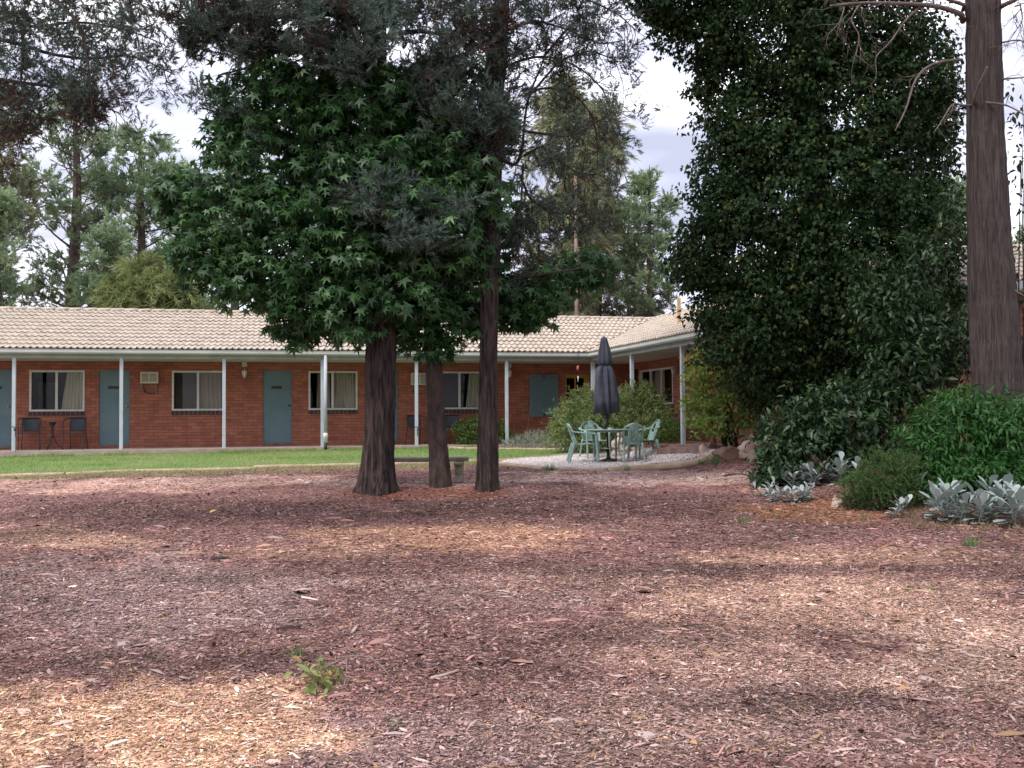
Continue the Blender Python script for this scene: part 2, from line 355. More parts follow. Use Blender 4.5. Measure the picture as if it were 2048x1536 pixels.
struct(mk('ground', np.stack([Xf, Yf, Zf], 1), np.stack([b0, b0 + 1, b0 + 1 + nx, b0 + nx], 1), gm, None, True, {'tone': tone(Xf, Yf, Zf)}))

def inpoly(x, y, poly):
    r = np.zeros(len(x), bool); n = len(poly)
    for i in range(n):
        x1, y1 = poly[i][:2]; x2, y2 = poly[(i + 1) % n][:2]
        c = ((y1 > y) != (y2 > y)) & (x < (x2 - x1) * (y - y1) / (y2 - y1 + 1e-12) + x1); r ^= c
    return r
def sheet(name, poly, mat, dz, step=0.07):
    p = np.array([q[:2] for q in poly]); gx = np.arange(p[:, 0].min(), p[:, 0].max() + step, step); gy = np.arange(p[:, 1].min(), p[:, 1].max() + step, step)
    A, B = np.meshgrid(gx, gy); n = len(gx); i, j = np.meshgrid(np.arange(n - 1), np.arange(len(gy) - 1)); q = (j * n + i).ravel()
    cx = A.ravel()[q] + step / 2; cy = B.ravel()[q] + step / 2; q = q[inpoly(cx, cy, poly)]
    F = np.stack([q, q + 1, q + 1 + n, q + n], 1); used, inv = np.unique(F, return_inverse=True)
    x, y = A.ravel()[used], B.ravel()[used]
    return mk(name, np.stack([x, y, gz(x, y) + dz], 1), inv.reshape(F.shape), mat, None, True)

# scatter copies of a small template into one mesh
def frames(tip, nrm):
    tip = tip / (np.linalg.norm(tip, axis=1)[:, None] + 1e-9); side = np.cross(tip, nrm); side /= np.linalg.norm(side, axis=1)[:, None] + 1e-9
    n = np.cross(side, tip); return np.stack([side, tip, n], 2)
def scatter(tv, tf, pos, rot, scl, tint=None):
    tv = np.asarray(tv, float); tf = np.asarray(tf); n, k = len(pos), len(tv); scl = np.asarray(scl, float)
    if scl.ndim == 1: scl = scl[:, None] * np.ones(3)
    V = np.einsum('nij,nkj->nki', rot, tv[None] * scl[:, None, :]) + pos[:, None, :]
    F = (tf[None] + (np.arange(n) * k)[:, None, None]).reshape(-1, tf.shape[1])
    return V.reshape(-1, 3), F, (None if tint is None else np.repeat(tint, k))
def rdir(n, up=0.0):
    v = rng.normal(size=(n, 3)); v /= np.linalg.norm(v, axis=1)[:, None]; v[:, 2] += up; return v / np.linalg.norm(v, axis=1)[:, None]
def scat_obj(name, parts, mat, parent=None):
    Vs, Fs, Ts, o = [], [], [], 0
    for V, F, T in parts:
        Vs.append(V); Fs.append(F + o); Ts.append(T); o += len(V)
    return mk(name, np.vstack(Vs), np.vstack(Fs), mat, parent, False, {'tint': np.concatenate(Ts)})
# leaf templates: y = tip, z = upper side
STAR_V, STAR_F = [(0, 0, 0.03)], []
for k in range(5):
    a = math.radians(-116 + 58 * k); rr = [0.42, 0.56, 0.62, 0.56, 0.42][k]
    STAR_V.append((rr * math.sin(a), 0.06 + rr * math.cos(a), -0.10 * (rr / 0.6)))
    if k < 4:
        a2 = a + math.radians(29); STAR_V.append((0.20 * math.sin(a2), 0.06 + 0.20 * math.cos(a2), 0.02))
STAR_V.append((0, -0.06, 0))
STAR_F = [(0, i + 1, i) for i in range(1, 10)] + [(0, 1, 10)]
LEAF_V = [(0, 0, 0), (0.22, 0.38, 0.07), (0, 0.45, 0), (-0.22, 0.38, 0.07), (0.13, 0.72, 0.02), (-0.13, 0.72, 0.02), (0, 1, -0.12)]
LEAF_F = [(0, 1, 2), (0, 2, 3), (2, 1, 4), (2, 5, 3), (2, 4, 6), (2, 6, 5)]
IVY_V = [(0, 0, 0.02), (0.36, -0.02, 0.06), (0.30, 0.35, 0.05), (0, 0.35, 0), (-0.30, 0.35, 0.05), (-0.36, -0.02, 0.06), (0, 0.92, -0.12)]
IVY_F = [(0, 1, 2), (0, 2, 3), (0, 3, 4), (0, 4, 5), (3, 2, 6), (3, 6, 4)]
DIA_V = [(0, 0, 0), (0.13, 0.45, 0.03), (0, 1, -0.03), (-0.13, 0.45, 0.03)]
DIA_F = [(0, 1, 2), (0, 2, 3)]
BLADE_V = [(-0.04, 0, 0), (0.04, 0, 0), (0.0, 1, 0)]
BLADE_F = [(0, 1, 2)]
def tuft(n, length, width, up=0.3, spread=0.35, flat=0.8, jit=0.5):
    p = rng.normal(size=(n, 3)) * spread * np.array([1, 1, flat]) * 0.5
    d = p / (np.linalg.norm(p, axis=1)[:, None] + 1e-9) + rng.normal(size=(n, 3)) * jit; d[:, 2] += up
    R = frames(d, rdir(n)); s = length * rng.uniform(0.6, 1.3, n)
    V, F, _ = scatter(DIA_V, DIA_F, p, R, np.stack([np.full(n, width / 0.26), s, s], 1))
    return V, F
def tufts(T, pos, scl, tint, tilt=0.35):
    """place tuft variants T at pos with a random turn"""
    res = []; pick = rng.integers(0, len(T), len(pos))
    for k, (tv, tf) in enumerate(T):
        m = pick == k
        if not m.any(): continue
        n = m.sum(); up = np.tile([0, 0, 1.0], (n, 1)) + rng.normal(size=(n, 3)) * tilt
        R = frames(rdir(n), up); res.append(scatter(tv, tf, pos[m], R, np.asarray(scl)[m], np.asarray(tint)[m]))
    return res

def plume(nb, nl, blen, bwid, reach, up=0.5, seed=0, droop=0.0, tri=True):
    """one spray of foliage: nb branchlets fanning from a common base, each feathered with nl needles; also returns a tint shift (older, browner needles inside)"""
    d = rng.normal(size=(nb, 3)); d[:, 2] = d[:, 2] * 0.6 + up; d /= np.linalg.norm(d, axis=1)[:, None]
    L_ = reach * rng.uniform(0.6, 1.15, nb); t = np.sqrt(rng.uniform(0.06, 1, (nb, nl)))
    P = d[:, None, :] * (t * L_[:, None])[:, :, None]; P[:, :, 2] += (0.15 - droop) * (t ** 2) * L_[:, None]
    D = d[:, None, :] + rng.normal(size=(nb, nl, 3)) * 0.48; D[:, :, 2] -= droop * t * 1.4
    P = P.reshape(-1, 3); D = D.reshape(-1, 3); n = len(P); s = blen * rng.uniform(0.6, 1.3, n)
    tv, tf = (BLADE_V, BLADE_F) if tri else (DIA_V, DIA_F)
    V, F, _ = scatter(tv, tf, P, frames(D, rdir(n)), np.stack([np.full(n, bwid / (0.08 if tri else 0.26)), s, s], 1))
    return V, F, np.repeat((t.ravel() - 0.75) * 0.55, len(tv))
def plumes(T, pos, scl, tint, tilt=0.35, axis=None):
    res = []; pick = rng.integers(0, len(T), len(pos)); tint = np.asarray(tint); scl = np.asarray(scl)
    for k, (tv, tf, tt) in enumerate(T):
        m = pick == k
        if not m.any(): continue
        n = m.sum(); up = (np.tile([0, 0, 1.0], (n, 1)) if axis is None else axis[m]) + rng.normal(size=(n, 3)) * tilt
        V, F, t_ = scatter(tv, tf, pos[m], frames(rdir(n), up), scl[m], tint[m]); res.append((V, F, np.clip(t_ + np.tile(tt, n), 0, 1)))
    return res

# ------------------------------------------------------------------ lawn, patio
P_ = lambda pts: [hit(*p) for p in pts]
lawn_front = P_([(-120, 955), (0, 950), (270, 942), (510, 936), (740, 929), (935, 922), (995, 921), (1032, 917), (1090, 915), (1157, 907)])
lawn_back = P_([(1122, 898), (997, 898), (930, 898), (845, 892)])
TH = math.atan2(0.2278, 0.9737); CX, CY = 2.28, 28.1
cT, sT = math.cos(TH), math.sin(TH)
def B2W(U, V, z=0): return np.array([CX + U * cT - V * sT, CY + U * sT + V * cT, z])
lawn_poly = lawn_front + lawn_back + [B2W(-3.4, -0.22), B2W(-18, -0.22)]
def grassmat(name, c1, c2, c3):
    m, t, b = newmat(name); b.inputs['Roughness'].default_value = 0.9; b.inputs['Specular IOR Level'].default_value = 0.1
    tc = N(t, "ShaderNodeTexCoord"); n1 = N(t, "ShaderNodeTexNoise"); n1.inputs['Scale'].default_value = 0.9; n1.inputs['Detail'].default_value = 7; n1.inputs['Roughness'].default_value = 0.7
    cr = N(t, "ShaderNodeValToRGB"); e = cr.color_ramp.elements; e[0].position = 0.3; e[0].color = col4(c1); e[1].position = 0.72; e[1].color = col4(c3); k = e.new(0.5); k.color = col4(c2)
    t.links.new(tc.outputs['Object'], n1.inputs['Vector']); t.links.new(n1.outputs['Fac'], cr.inputs[0]); t.links.new(cr.outputs[0], b.inputs['Base Color'])
    return m
M['lawn'] = grassmat('lawn', (0.13, 0.20, 0.065), (0.18, 0.25, 0.085), (0.28, 0.26, 0.14))
struct(sheet('lawn', lawn_poly, M['lawn'], 0.012))
def rand_in(poly, n):
    p = np.array([q[:2] for q in poly]); out_ = np.zeros((0, 2))
    while len(out_) < n:
        c = rng.uniform(p.min(0), p.max(0), (n * 2, 2)); out_ = np.vstack([out_, c[inpoly(c[:, 0], c[:, 1], poly)]])
    return out_[:n]
def blades(pts, h, w, lean=0.35, tint=None):
    n = len(pts); pos = np.stack([pts[:, 0], pts[:, 1], gz(pts[:, 0], pts[:, 1])], 1)
    tip = np.tile([0, 0, 1.0], (n, 1)) + rng.normal(size=(n, 3)) * lean; tip[:, 2] = np.abs(tip[:, 2])
    hh = h * rng.uniform(0.5, 1.4, n)
    return scatter(BLADE_V, BLADE_F, pos, frames(tip, rdir(n)), np.stack([np.full(n, w / 0.08), hh, hh], 1), rng.uniform(0, 1, n) if tint is None else tint)
M['grass'] = leafmat('grass_blades', [(0.14, 0.23, 0.065), (0.20, 0.30, 0.095), (0.27, 0.34, 0.125), (0.36, 0.34, 0.17)], 0.7, 0.3, 0.2)
gp = rand_in(lawn_poly, 70000)
dn = vnoise(gp[:, 0], gp[:, 1], 0.8, 9); gt = np.clip(dn * 0.8 + rng.normal(0, 0.15, len(gp)), 0, 1)
parts_ = [blades(gp, 0.05, 0.010, 0.45, gt)]
# longer unmown fringe in front of the verandah slab and sparse weeds outside the edging
fr = np.array([B2W(u, -0.3 - abs(rng.normal(0, 0.25)))[:2] for u in rng.uniform(-16, -3.2, 7000)])
k_ = vnoise(fr[:, 0], fr[:, 1], 0.7, 15) > 0.42; parts_.append(blades(fr[k_], 0.10, 0.012, 0.4))
edge = []
for a, b_ in zip(lawn_front[:-3], lawn_front[1:-2]):
    L_ = np.linalg.norm(b_ - a); n = int(L_ * 900)
    for tt in rng.uniform(0, 1, n):
        q = a + (b_ - a) * tt; edge.append((q[0], q[1] - 0.05 - abs(rng.normal(0, 0.75))))
edge = np.array(edge); k_ = (vnoise(edge[:, 0], edge[:, 1], 0.9, 31) + 0.25 * np.clip((edge[:, 0] + 6) / 6, -1, 1)) > 0.40
eg = edge[k_]; parts_.append(blades(eg, 0.055, 0.013, 0.6, rng.uniform(0.5, 1, len(eg))))
tag(scat_obj('grass', parts_, M['grass']), 'short bright green grass of the lawn in front of the brick building', 'grass', kind='stuff')

patio_front = P_([(995, 926), (1032, 930), (1090, 936), (1212, 938), (1310, 927), (1420, 913)])
patio_back = P_([(1440, 902), (1400, 905), (1340, 904), (1300, 897), (1212, 899), (1165, 904), (1090, 915), (1032, 918)])
patio_poly = patio_front + patio_back
M['gravel'] = pmat('pale_gravel', (0.42, 0.34, 0.33), (0.66, 0.57, 0.55), 40, 0.9, 0.8, 60)
struct(sheet('gravel_patio', patio_poly, M['gravel'], 0.012, 0.05))
OCT_V = np.array([(0.5, 0, 0), (0, 0.5, 0), (-0.5, 0, 0), (0, -0.5, 0), (0, 0, 0.4), (0, 0, -0.4)]); OCT_F = [(0, 1, 4), (1, 2, 4), (2, 3, 4), (3, 0, 4), (1, 0, 5), (2, 1, 5), (3, 2, 5), (0, 3, 5)]
gp = rand_in(patio_poly, 16000); n = len(gp)
M['pebble'] = leafmat('gravel_stones', [(0.36, 0.28, 0.265), (0.60, 0.52, 0.50), (0.70, 0.64, 0.62), (0.76, 0.71, 0.70)], 0.85, 0.0)
tag(scat_obj('gravel', [scatter(OCT_V, OCT_F, np.stack([gp[:, 0], gp[:, 1], gz(gp[:, 0], gp[:, 1]) + 0.018], 1), frames(rdir(n), rdir(n)), rng.uniform(0.02, 0.05, n), rng.uniform(0, 1, n))], M['pebble']), 'loose pinkish white gravel covering the patio under the table', 'gravel', kind='stuff')

# ------------------------------------------------------------------ mulch chips
CH_V = [(-0.5, 0, 0), (-0.22, 0.15, 0.0), (0.24, 0.13, 0), (0.5, 0.02, 0), (0.2, -0.14, 0), (-0.25, -0.13, 0), (0, 0, 0.09)]
CH_F = [(0, 6, 1), (1, 6, 2), (2, 6, 3), (3, 6, 4), (4, 6, 5), (5, 6, 0)]
def chips(y0, y1, dens, size, thin=None, over=1.45):
    A = 1.024 * over * (y1 * y1 - y0 * y0) / 2; n = int(A * dens)
    y = np.sqrt(rng.uniform(y0 * y0, y1 * y1, n)); x = rng.uniform(-0.53, 0.53, n) * y * over
    z = gz(x, y)
    dd = hit_mask(x, y); x, y, z = x[dd], y[dd], z[dd]; n = len(x)
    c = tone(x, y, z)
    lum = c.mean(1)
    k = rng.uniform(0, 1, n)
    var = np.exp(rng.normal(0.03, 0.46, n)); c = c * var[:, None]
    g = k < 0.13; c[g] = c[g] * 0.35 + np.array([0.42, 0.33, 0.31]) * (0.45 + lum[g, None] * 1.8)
    g = (k > 0.13) & (k < 0.19); c[g] = np.array([0.42, 0.25, 0.14]) * (0.4 + lum[g, None] * 2)
    g = k > 0.84; c[g] *= 0.36
    c = np.clip(c, 0.01, 0.75)
    up = np.tile([0, 0, 1.0], (n, 1)) + rng.normal(size=(n, 3)) * 0.32
    tipd = rng.normal(size=(n, 3)); tipd[:, 2] *= 0.15
    s = size * np.exp(rng.normal(0, 0.45, n)) ; asp = rng.uniform(0.5, 1.5, n) if thin is None else np.full(n, thin)
    # y of frame = tip; chip template is long along x, so feed x as tip
    R = frames(tipd, up); R = np.stack([R[:, :, 1], R[:, :, 0], R[:, :, 2]], 2)
    pos = np.stack([x, y, z + rng.uniform(0.0, 0.012, n)], 1)
    V, F, _ = scatter(CH_V, CH_F, pos, R, np.stack([s, s * asp, s], 1))
    return V, F, np.repeat(c, len(CH_V), 0)
POLYS_OUT = [lawn_poly, patio_poly]
def hit_mask(x, y):
    m = np.ones(len(x), bool)
    for p in POLYS_OUT: m &= ~inpoly(x, y, p)
    return m
Vs, Fs, Cs, o_ = [], [], [], 0
for a in ((3.6, 6.2, 9000, 0.018), (6.2, 9.5, 4500, 0.021), (9.5, 15, 1300, 0.028), (15, 21, 300, 0.036), (3.8, 9, 40, 0.055), (3.8, 14, 4, 0.06), (3.7, 7, 130, 0.065, 0.28), (7, 15, 30, 0.09, 0.25)):
    V, F, c = chips(*a); Vs.append(V); Fs.append(F + o_); Cs.append(c); o_ += len(V)
cm, t, b = newmat('mulch_chips'); b.inputs['Roughness'].default_value = 0.8; b.inputs['Specular IOR Level'].default_value = 0.25
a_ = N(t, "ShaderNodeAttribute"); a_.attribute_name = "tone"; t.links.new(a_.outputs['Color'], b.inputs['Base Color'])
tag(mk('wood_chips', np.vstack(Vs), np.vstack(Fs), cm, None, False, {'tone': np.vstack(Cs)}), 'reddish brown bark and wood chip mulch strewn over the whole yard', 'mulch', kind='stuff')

# ------------------------------------------------------------------ the motel
motel = thing('motel_building', 'long low red brick motel with cream tiled roof and posted verandah', 'building', (CX, CY, 0), TH)
ZS, ZR = 0.72, 0.86            # floor of the long wing, of the side wing
VW = 1.6; ZTOP = 3.03
def loc_ray(px, py):
    d = ray(px, py); e = EYE - np.array([CX, CY, 0])
    f = lambda v: np.array([v[0] * cT + v[1] * sT, -v[0] * sT + v[1] * cT, v[2]])
    return f(e), f(d)
def UZ(px, py, V):                      # on a plane V = const: (U, z)
    e, d = loc_ray(px, py); k = (V - e[1]) / d[1]; p = e + k * d; return p[0], p[2]
def TZ(px, py, U):                      # on a plane U = const: (t = -V, z)
    e, d = loc_ray(px, py); k = (U - e[0]) / d[0]; p = e + k * d; return -p[1], p[2]
class Frame:                            # wall frame: s along, w out towards the viewer, z up
    def __init__(f, side): f.side = side
    def __call__(f, s, w, z): return (s, VW - w, z) if f.side == 'long' else (VW - w, -s, z)
LW, RW = Frame('long'), Frame('side')
def fbox(mb, fr, s0, s1, w0, w1, z0, z1):
    V = [fr(s, w, z) for s in (s0, s1) for w in (w0, w1) for z in (z0, z1)]
    mb.add(V, [(0, 1, 3, 2), (4, 6, 7, 5), (0, 4, 5, 1), (2, 3, 7, 6), (0, 2, 6, 4), (1, 5, 7, 3)]); return mb
def uvmesh(o, quads_uv):
    uv = o.data.uv_layers.new(name="UVMap"); i = 0
    for q in quads_uv:
        for c in q:
            uv.data[i].uv = c; i += 1
def wall(fr, s0, s1, z0, z1, openings, name='wall', depth=0.11):
    ss = sorted(set([s0, s1] + [v for o in openings for v in o[:2] if s0 < v < s1])); zs = sorted(set([z0, z1] + [v for o in openings for v in o[2:4] if z0 < v < z1]))
    V, F, UV = [], [], []
    def quad(pts, uvs):
        n = len(V); V.extend(pts); F.append((n, n + 1, n + 2, n + 3)); UV.append(uvs)
    for a, b in zip(ss[:-1], ss[1:]):
        for c, d in zip(zs[:-1], zs[1:]):
            m, q = (a + b) / 2, (c + d) / 2
            if any(o[0] < m < o[1] and o[2] < q < o[3] for o in openings): continue
            quad([fr(a, 0, c), fr(b, 0, c), fr(b, 0, d), fr(a, 0, d)], [(a, c), (b, c), (b, d), (a, d)])
    for a, b, c, d in openings:
        for (p, q) in (((a, c), (a, d)), ((b, d), (b, c)), ((a, d), (b, d)), ((b, c), (a, c))):
            quad([fr(p[0], 0, p[1]), fr(q[0], 0, q[1]), fr(q[0], -depth, q[1]), fr(p[0], -depth, p[1])], [(p[0], p[1]), (q[0], q[1]), (q[0] + depth, q[1]), (p[0] + depth, p[1])])
    o = mk(name, V, F, M['brick'], motel); uvmesh(o, UV); return o
# openings of the long wing, read off the photo on the wall plane
WIN = {}; DOORS = []
def wopen(px0, px1, py0, py1):
    u0, za = UZ(px0, py0, VW); u1, zb = UZ(px1, py1, VW); return [u0, u1, zb, za]
ZWT, ZWB = 2.79, 1.705
wl = [wopen(59, 169, 740, 823), wopen(344, 450, 741, 824), wopen(617, 715, 743, 822), wopen(868, 970, 745, 821)]
for w in wl: w[2], w[3] = ZWB, ZWT
dl = []
for a, b in ((-37, 23), (198, 259), (526, 584), (737, 796)):
    dl.append([UZ(a, 815, VW)[0], UZ(b, 815, VW)[0], ZS + 0.085, ZS + 0.085 + 2.0])
yd = [UZ(1131, 800, VW)[0], UZ(1178, 800, VW)[0], ZS + 0.06, ZS + 2.0]
rw = [-0.55, 1.95, 1.80, 2.79]; rdoor = [-1.5, -0.72, ZR + 0.05, ZR + 2.0]
grl = [TZ(1506, 860, VW)[0], TZ(1536, 860, VW)[0], ZR + 0.05, ZR + 2.0]
wall(LW, -18.5, VW, ZS, ZTOP, wl + dl + [yd])
wall(RW, -VW, 7.9, ZR - 0.14, ZTOP, [rw, rdoor, grl])
# wall end of the side wing and closing walls
mb = MB(); mb.box(VW + 0.12, 6.5, -7.95, -7.9, 0.5, ZTOP); mb.box(-18.5, 6.4, 7.0, 7.1, 0.5, ZTOP); mb.box(6.4, 6.5, -7.9, 7.0, 0.5, ZTOP); mb.box(-18.6, -18.5, VW, 7.1, 0.5, ZTOP)
mb.build('back_wall', M['concrete'], motel)
q = MB(); q.prism([(0.0, 3.06), (3.0, 4.42), (6.5, 3.06)], 'y', -7.94, -7.86); q.build('gable', M['fascia'], motel)
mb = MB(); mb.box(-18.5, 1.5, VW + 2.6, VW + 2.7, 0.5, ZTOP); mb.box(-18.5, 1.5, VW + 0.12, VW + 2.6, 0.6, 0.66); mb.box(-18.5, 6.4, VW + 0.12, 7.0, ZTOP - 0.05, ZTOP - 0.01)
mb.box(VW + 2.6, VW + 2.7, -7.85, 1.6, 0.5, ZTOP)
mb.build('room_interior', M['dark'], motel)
# verandah floor, soffit
mb = MB(); mb.box(-18.5, VW - 0.003, -0.12, VW - 0.003, 0.45, ZS); mb.build('verandah_floor', M['concrete'], motel)
mb = MB(); mb.box(-0.12, VW - 0.003, -7.9, -0.125, 0.45, ZR); mb.build('side_verandah_floor', M['concrete'], motel)
mb = MB(); mb.box(-18.5, VW, 0.06, VW + 0.1, ZTOP + 0.003, ZTOP + 0.03); mb.box(0.06, VW, -7.9, 0.055, ZTOP + 0.003, ZTOP + 0.03); mb.build('soffit', M['soffit'], motel)
# windows
def window(fr, o, mull, style, three=False):
    s0, s1, z0, z1 = o; f = 0.05
    root = MB()
    for a in ((s0, s1, z1 - f, z1), (s0, s1, z0, z0 + f), (s0, s0 + f, z0 + f, z1 - f), (s1 - f, s1, z0 + f, z1 - f)):
        fbox(root, fr, a[0], a[1], -0.075, 0.012, a[2], a[3])
    w = root.build('window', M['alu'], motel)
    mlist = mull if isinstance(mull, (list, tuple)) else [mull]
    for m in mlist:
        q = MB(); fbox(q, fr, m - 0.03, m + 0.03, -0.06, 0.004, z0 + f, z1 - f); q.build('frame', M['alu'], w)
    q = MB(); q.add([fr(s0 + f, -0.05, z0 + f), fr(s1 - f, -0.05, z0 + f), fr(s1 - f, -0.05, z1 - f), fr(s0 + f, -0.05, z1 - f)], [(0, 1, 2, 3)]); q.build('pane', M['glass'], w)
    q = MB(); V = [fr(s0 - 0.01, 0.035, z0 - 0.11), fr(s1 + 0.01, 0.035, z0 - 0.11), fr(s1 + 0.01, 0.035, z0 - 0.003), fr(s0 - 0.01, 0.035, z0 - 0.003), fr(s0 - 0.01, -0.02, z0 - 0.11), fr(s1 + 0.01, -0.02, z0 - 0.11), fr(s1 + 0.01, -0.02, z0 - 0.003), fr(s0 - 0.01, -0.02, z0 - 0.003)]
    q.add(V, [(0, 1, 2, 3), (3, 2, 6, 7), (0, 4, 5, 1), (0, 3, 7, 4), (1, 5, 6, 2)])
    so = mk('sill', np.vstack(q.V), q.F, M['darkbrick'], w); uvmesh(so, [[(s0, 0.02), (s1, 0.02), (s1, 0.2), (s0, 0.2)]] * 5)
    for (a, b, c, d, ww, mat, fold, sway) in style:
        A, Bb = s0 + (s1 - s0) * a, s0 + (s1 - s0) * b; nf = max(3, int((Bb - A) / fold))
        def fn(u, v, A=A, Bb=Bb, ww=ww, nf=nf, sway=sway):
            s = A + (Bb - A) * u; s = s - sway * (1 - v) * (1 - u)
            return fr(s, -0.12 - ww + 0.028 * math.sin(u * nf * 2 * math.pi + 2.0 * math.sin(v * 2)), z0 + f * 0.3 + (z1 - z0 - f) * v)
        g = MB(); g.grid(fn, nf * 8, 6); g.build('curtain', mat, w, True)
    return w
span = lambda o, px, V=VW: UZ(px, 780, V)[0]
window(LW, wl[0], span(wl[0], 113), [(0.66, 0.985, 0, 1, 0.03, M['curtain'], 0.07, 0.14)])
window(LW, wl[1], span(wl[1], 396), [(0.5, 0.99, 0, 1, 0.03, M['curtain_brown'], 0.11, 0.02)])
window(LW, wl[2], span(wl[2], 665), [(0.19, 0.44, 0, 1, 0.06, M['curtain_brown'], 0.12, 0.03), (0.51, 0.99, 0, 1, 0.03, M['curtain'], 0.08, 0.0)])
window(LW, wl[3], span(wl[3], 919), [(0.70, 0.99, 0, 1, 0.03, M['curtain'], 0.08, 0.10)])
# fly screen behind one half of a window
q = MB(); fbox(q, LW, wl[1][0] + 0.06, span(0, 396) - 0.03, -0.11, -0.10, ZWB + 0.05, ZWT - 0.05); q.build('fly_screen', M['screen'], motel)
q = MB(); fbox(q, LW, wl[0][0] + 0.06, wl[0][0] + 0.52, -0.75, -0.72, ZWB - 0.1, ZWT - 0.3); q.build('inner_panel', M['screen'], motel)  # plain panel added in the room to give the grey patch in the left pane
window(RW, rw, [rw[0] + 0.82, rw[0] + 1.66], [(0.34, 0.64, 0, 1, 0.03, M['curtain_brown'], 0.1, 0)])
# doors
def door(fr, o, knob, plate=True, mat='door'):
    s0, s1, z0, z1 = o
    q = MB(); fbox(q, fr, s0 + 0.004, s1 - 0.004, -0.09, -0.035, z0 + 0.004, z1 - 0.004); d = q.build('door', M[mat], motel)
    q = MB(); fbox(q, fr, s0 + 0.002, s1 - 0.002, -0.10, 0.02, z0 - 0.05, z0 + 0.002); q.build('threshold', M['sleeper'], d)
    q = MB(); q.lathe([(0.0, 0), (0.022, 0.0), (0.03, 0.015), (0.028, 0.035), (0.012, 0.045), (0.012, 0.06), (0.03, 0.065), (0, 0.066)], 12)
    V = np.vstack(q.V); c = fr(s1 - 0.075, -0.035, z0 + 1.03)
    Vn = np.array([fr(s1 - 0.075 + v[0], -0.035 + 0.066 - v[2], z0 + 1.03 + v[1]) for v in V])
    mk('handle', Vn, q.F, M[knob], d, True)
    if plate:
        m = s0 + (s1 - s0) * 0.47; q = MB(); fbox(q, fr, m - 0.14, m + 0.14, -0.036, -0.028, z0 + 1.49, z0 + 1.57); pl = q.build('number_plate', M['plate'], d)
    return d
for i, o in enumerate(dl): door(LW, o, 'brass' if i < 2 else 'blackmetal')
door(RW, rdoor, 'blackmetal', False, 'dark')
# grille door far along the side wing
q = MB(); fbox(q, RW, grl[0] + 0.01, grl[1] - 0.01, -0.08, -0.05, grl[2], grl[3]); gd = q.build('door', M['dark'], motel)
q = MB()
for k in range(10):
    s = grl[0] + 0.03 + (grl[1] - grl[0] - 0.06) * k / 9; fbox(q, RW, s - 0.006, s + 0.006, -0.045, -0.03, grl[2], grl[3])
for k in range(12):
    z = grl[2] + (grl[3] - grl[2]) * k / 11; fbox(q, RW, grl[0] + 0.012, grl[1] - 0.012, -0.048, -0.042, z - 0.006, z + 0.006)
q.build('security_grille', M['grille'], gd)
# yellow glazed door
q = MB(); s0, s1, z0, z1 = yd
for a in ((s0, s1, z1 - 0.11, z1), (s0, s0 + 0.04, z0, z1 - 0.11), (s1 - 0.14, s1, z0, z1 - 0.11), (s0 + 0.04, s1 - 0.14, z0, z0 + 0.5)): fbox(q, LW, a[0], a[1], -0.07, -0.02, a[2], a[3])
m = (s0 + 0.04 + s1 - 0.14) / 2 ; fbox(q, LW, m - 0.025, m + 0.025, -0.065, -0.025, z0 + 0.5, z1 - 0.11)
for z in (z0 + 0.92, z0 + 1.38): fbox(q, LW, s0 + 0.04, s1 - 0.14, -0.064, -0.026, z - 0.022, z + 0.022)
yo = q.build('door', M['yellow'], motel); yo['label'] = 'yellow framed glazed door'
q = MB(); q.add([LW(s0 + 0.04, -0.05, z0 + 0.5), LW(s1 - 0.14, -0.05, z0 + 0.5), LW(s1 - 0.14, -0.05, z1 - 0.11), LW(s0 + 0.04, -0.05, z1 - 0.11)], [(0, 1, 2, 3)]); q.build('pane', M['glass'], yo)
# blue boarded shutter
a0, zt = UZ(1059, 749, VW - 0.04); a1, zb = UZ(1117, 833, VW - 0.04)
q = MB(); fbox(q, LW, a0, (a0 + a1) / 2 - 0.003, 0.004, 0.045, zb, zt); fbox(q, LW, (a0 + a1) / 2 + 0.003, a1, 0.004, 0.045, zb, zt); sh = q.build('shutter', M['door'], motel)
for z in (zt - 0.06, zb + 0.05):
    q = MB(); fbox(q, LW, (a0 + a1) / 2 - 0.03, (a0 + a1) / 2 + 0.03, 0.046, 0.06, z - 0.02, z + 0.02); q.build('latch', M['blackmetal'], sh)
# air conditioners
def aircon(px0, px1, py0, py1):
    a, zt = UZ(px0, py0, VW - 0.1); b, zb = UZ(px1, py1, VW - 0.1)
    q = MB(); fbox(q, LW, a, b, -0.02, 0.24, zb, zt); o = q.build('air_conditioner', M['cream'], motel, bevel=0.012)
    mid = (a + b) / 2
    for (p, r) in ((a + 0.035, mid - 0.015), (mid + 0.015, b - 0.035)):
        q = MB(); fbox(q, LW, p, r, 0.235, 0.2435, zb + 0.035, zt - 0.035); g = q.build('grille', M['grille'], o)
        q = MB()
        for k in range(7): z = zb + 0.05 + (zt - zb - 0.1) * k / 6; fbox(q, LW, p, r, 0.244, 0.250, z - 0.006, z + 0.006)
        q.build('slat', M['cream'], o)
    for s in (a + 0.05, b - 0.05):
        q = MB(); q.tube([LW(s, 0.22, zb - 0.004), LW(s, 0.012, zb - 0.22)], 0.012, 6); q.tube([LW(s, 0.013, zb - 0.01), LW(s, 0.013, zb - 0.26)], 0.012, 6); q.build('bracket', M['grille'], o)
    q = MB(); q.tube([LW(a + 0.07, 0.1, zb), LW(a + 0.06, 0.08, zb - 0.12), LW(a + 0.12, 0.03, zb - 0.24), LW(a + 0.3, 0.02, zb - 0.27), LW(a + 0.34, 0.02, zb - 0.24)], 0.012, 6); q.build('cord', M['blackmetal'], o)
aircon(282, 317, 744, 767); aircon(822, 855, 746, 770)
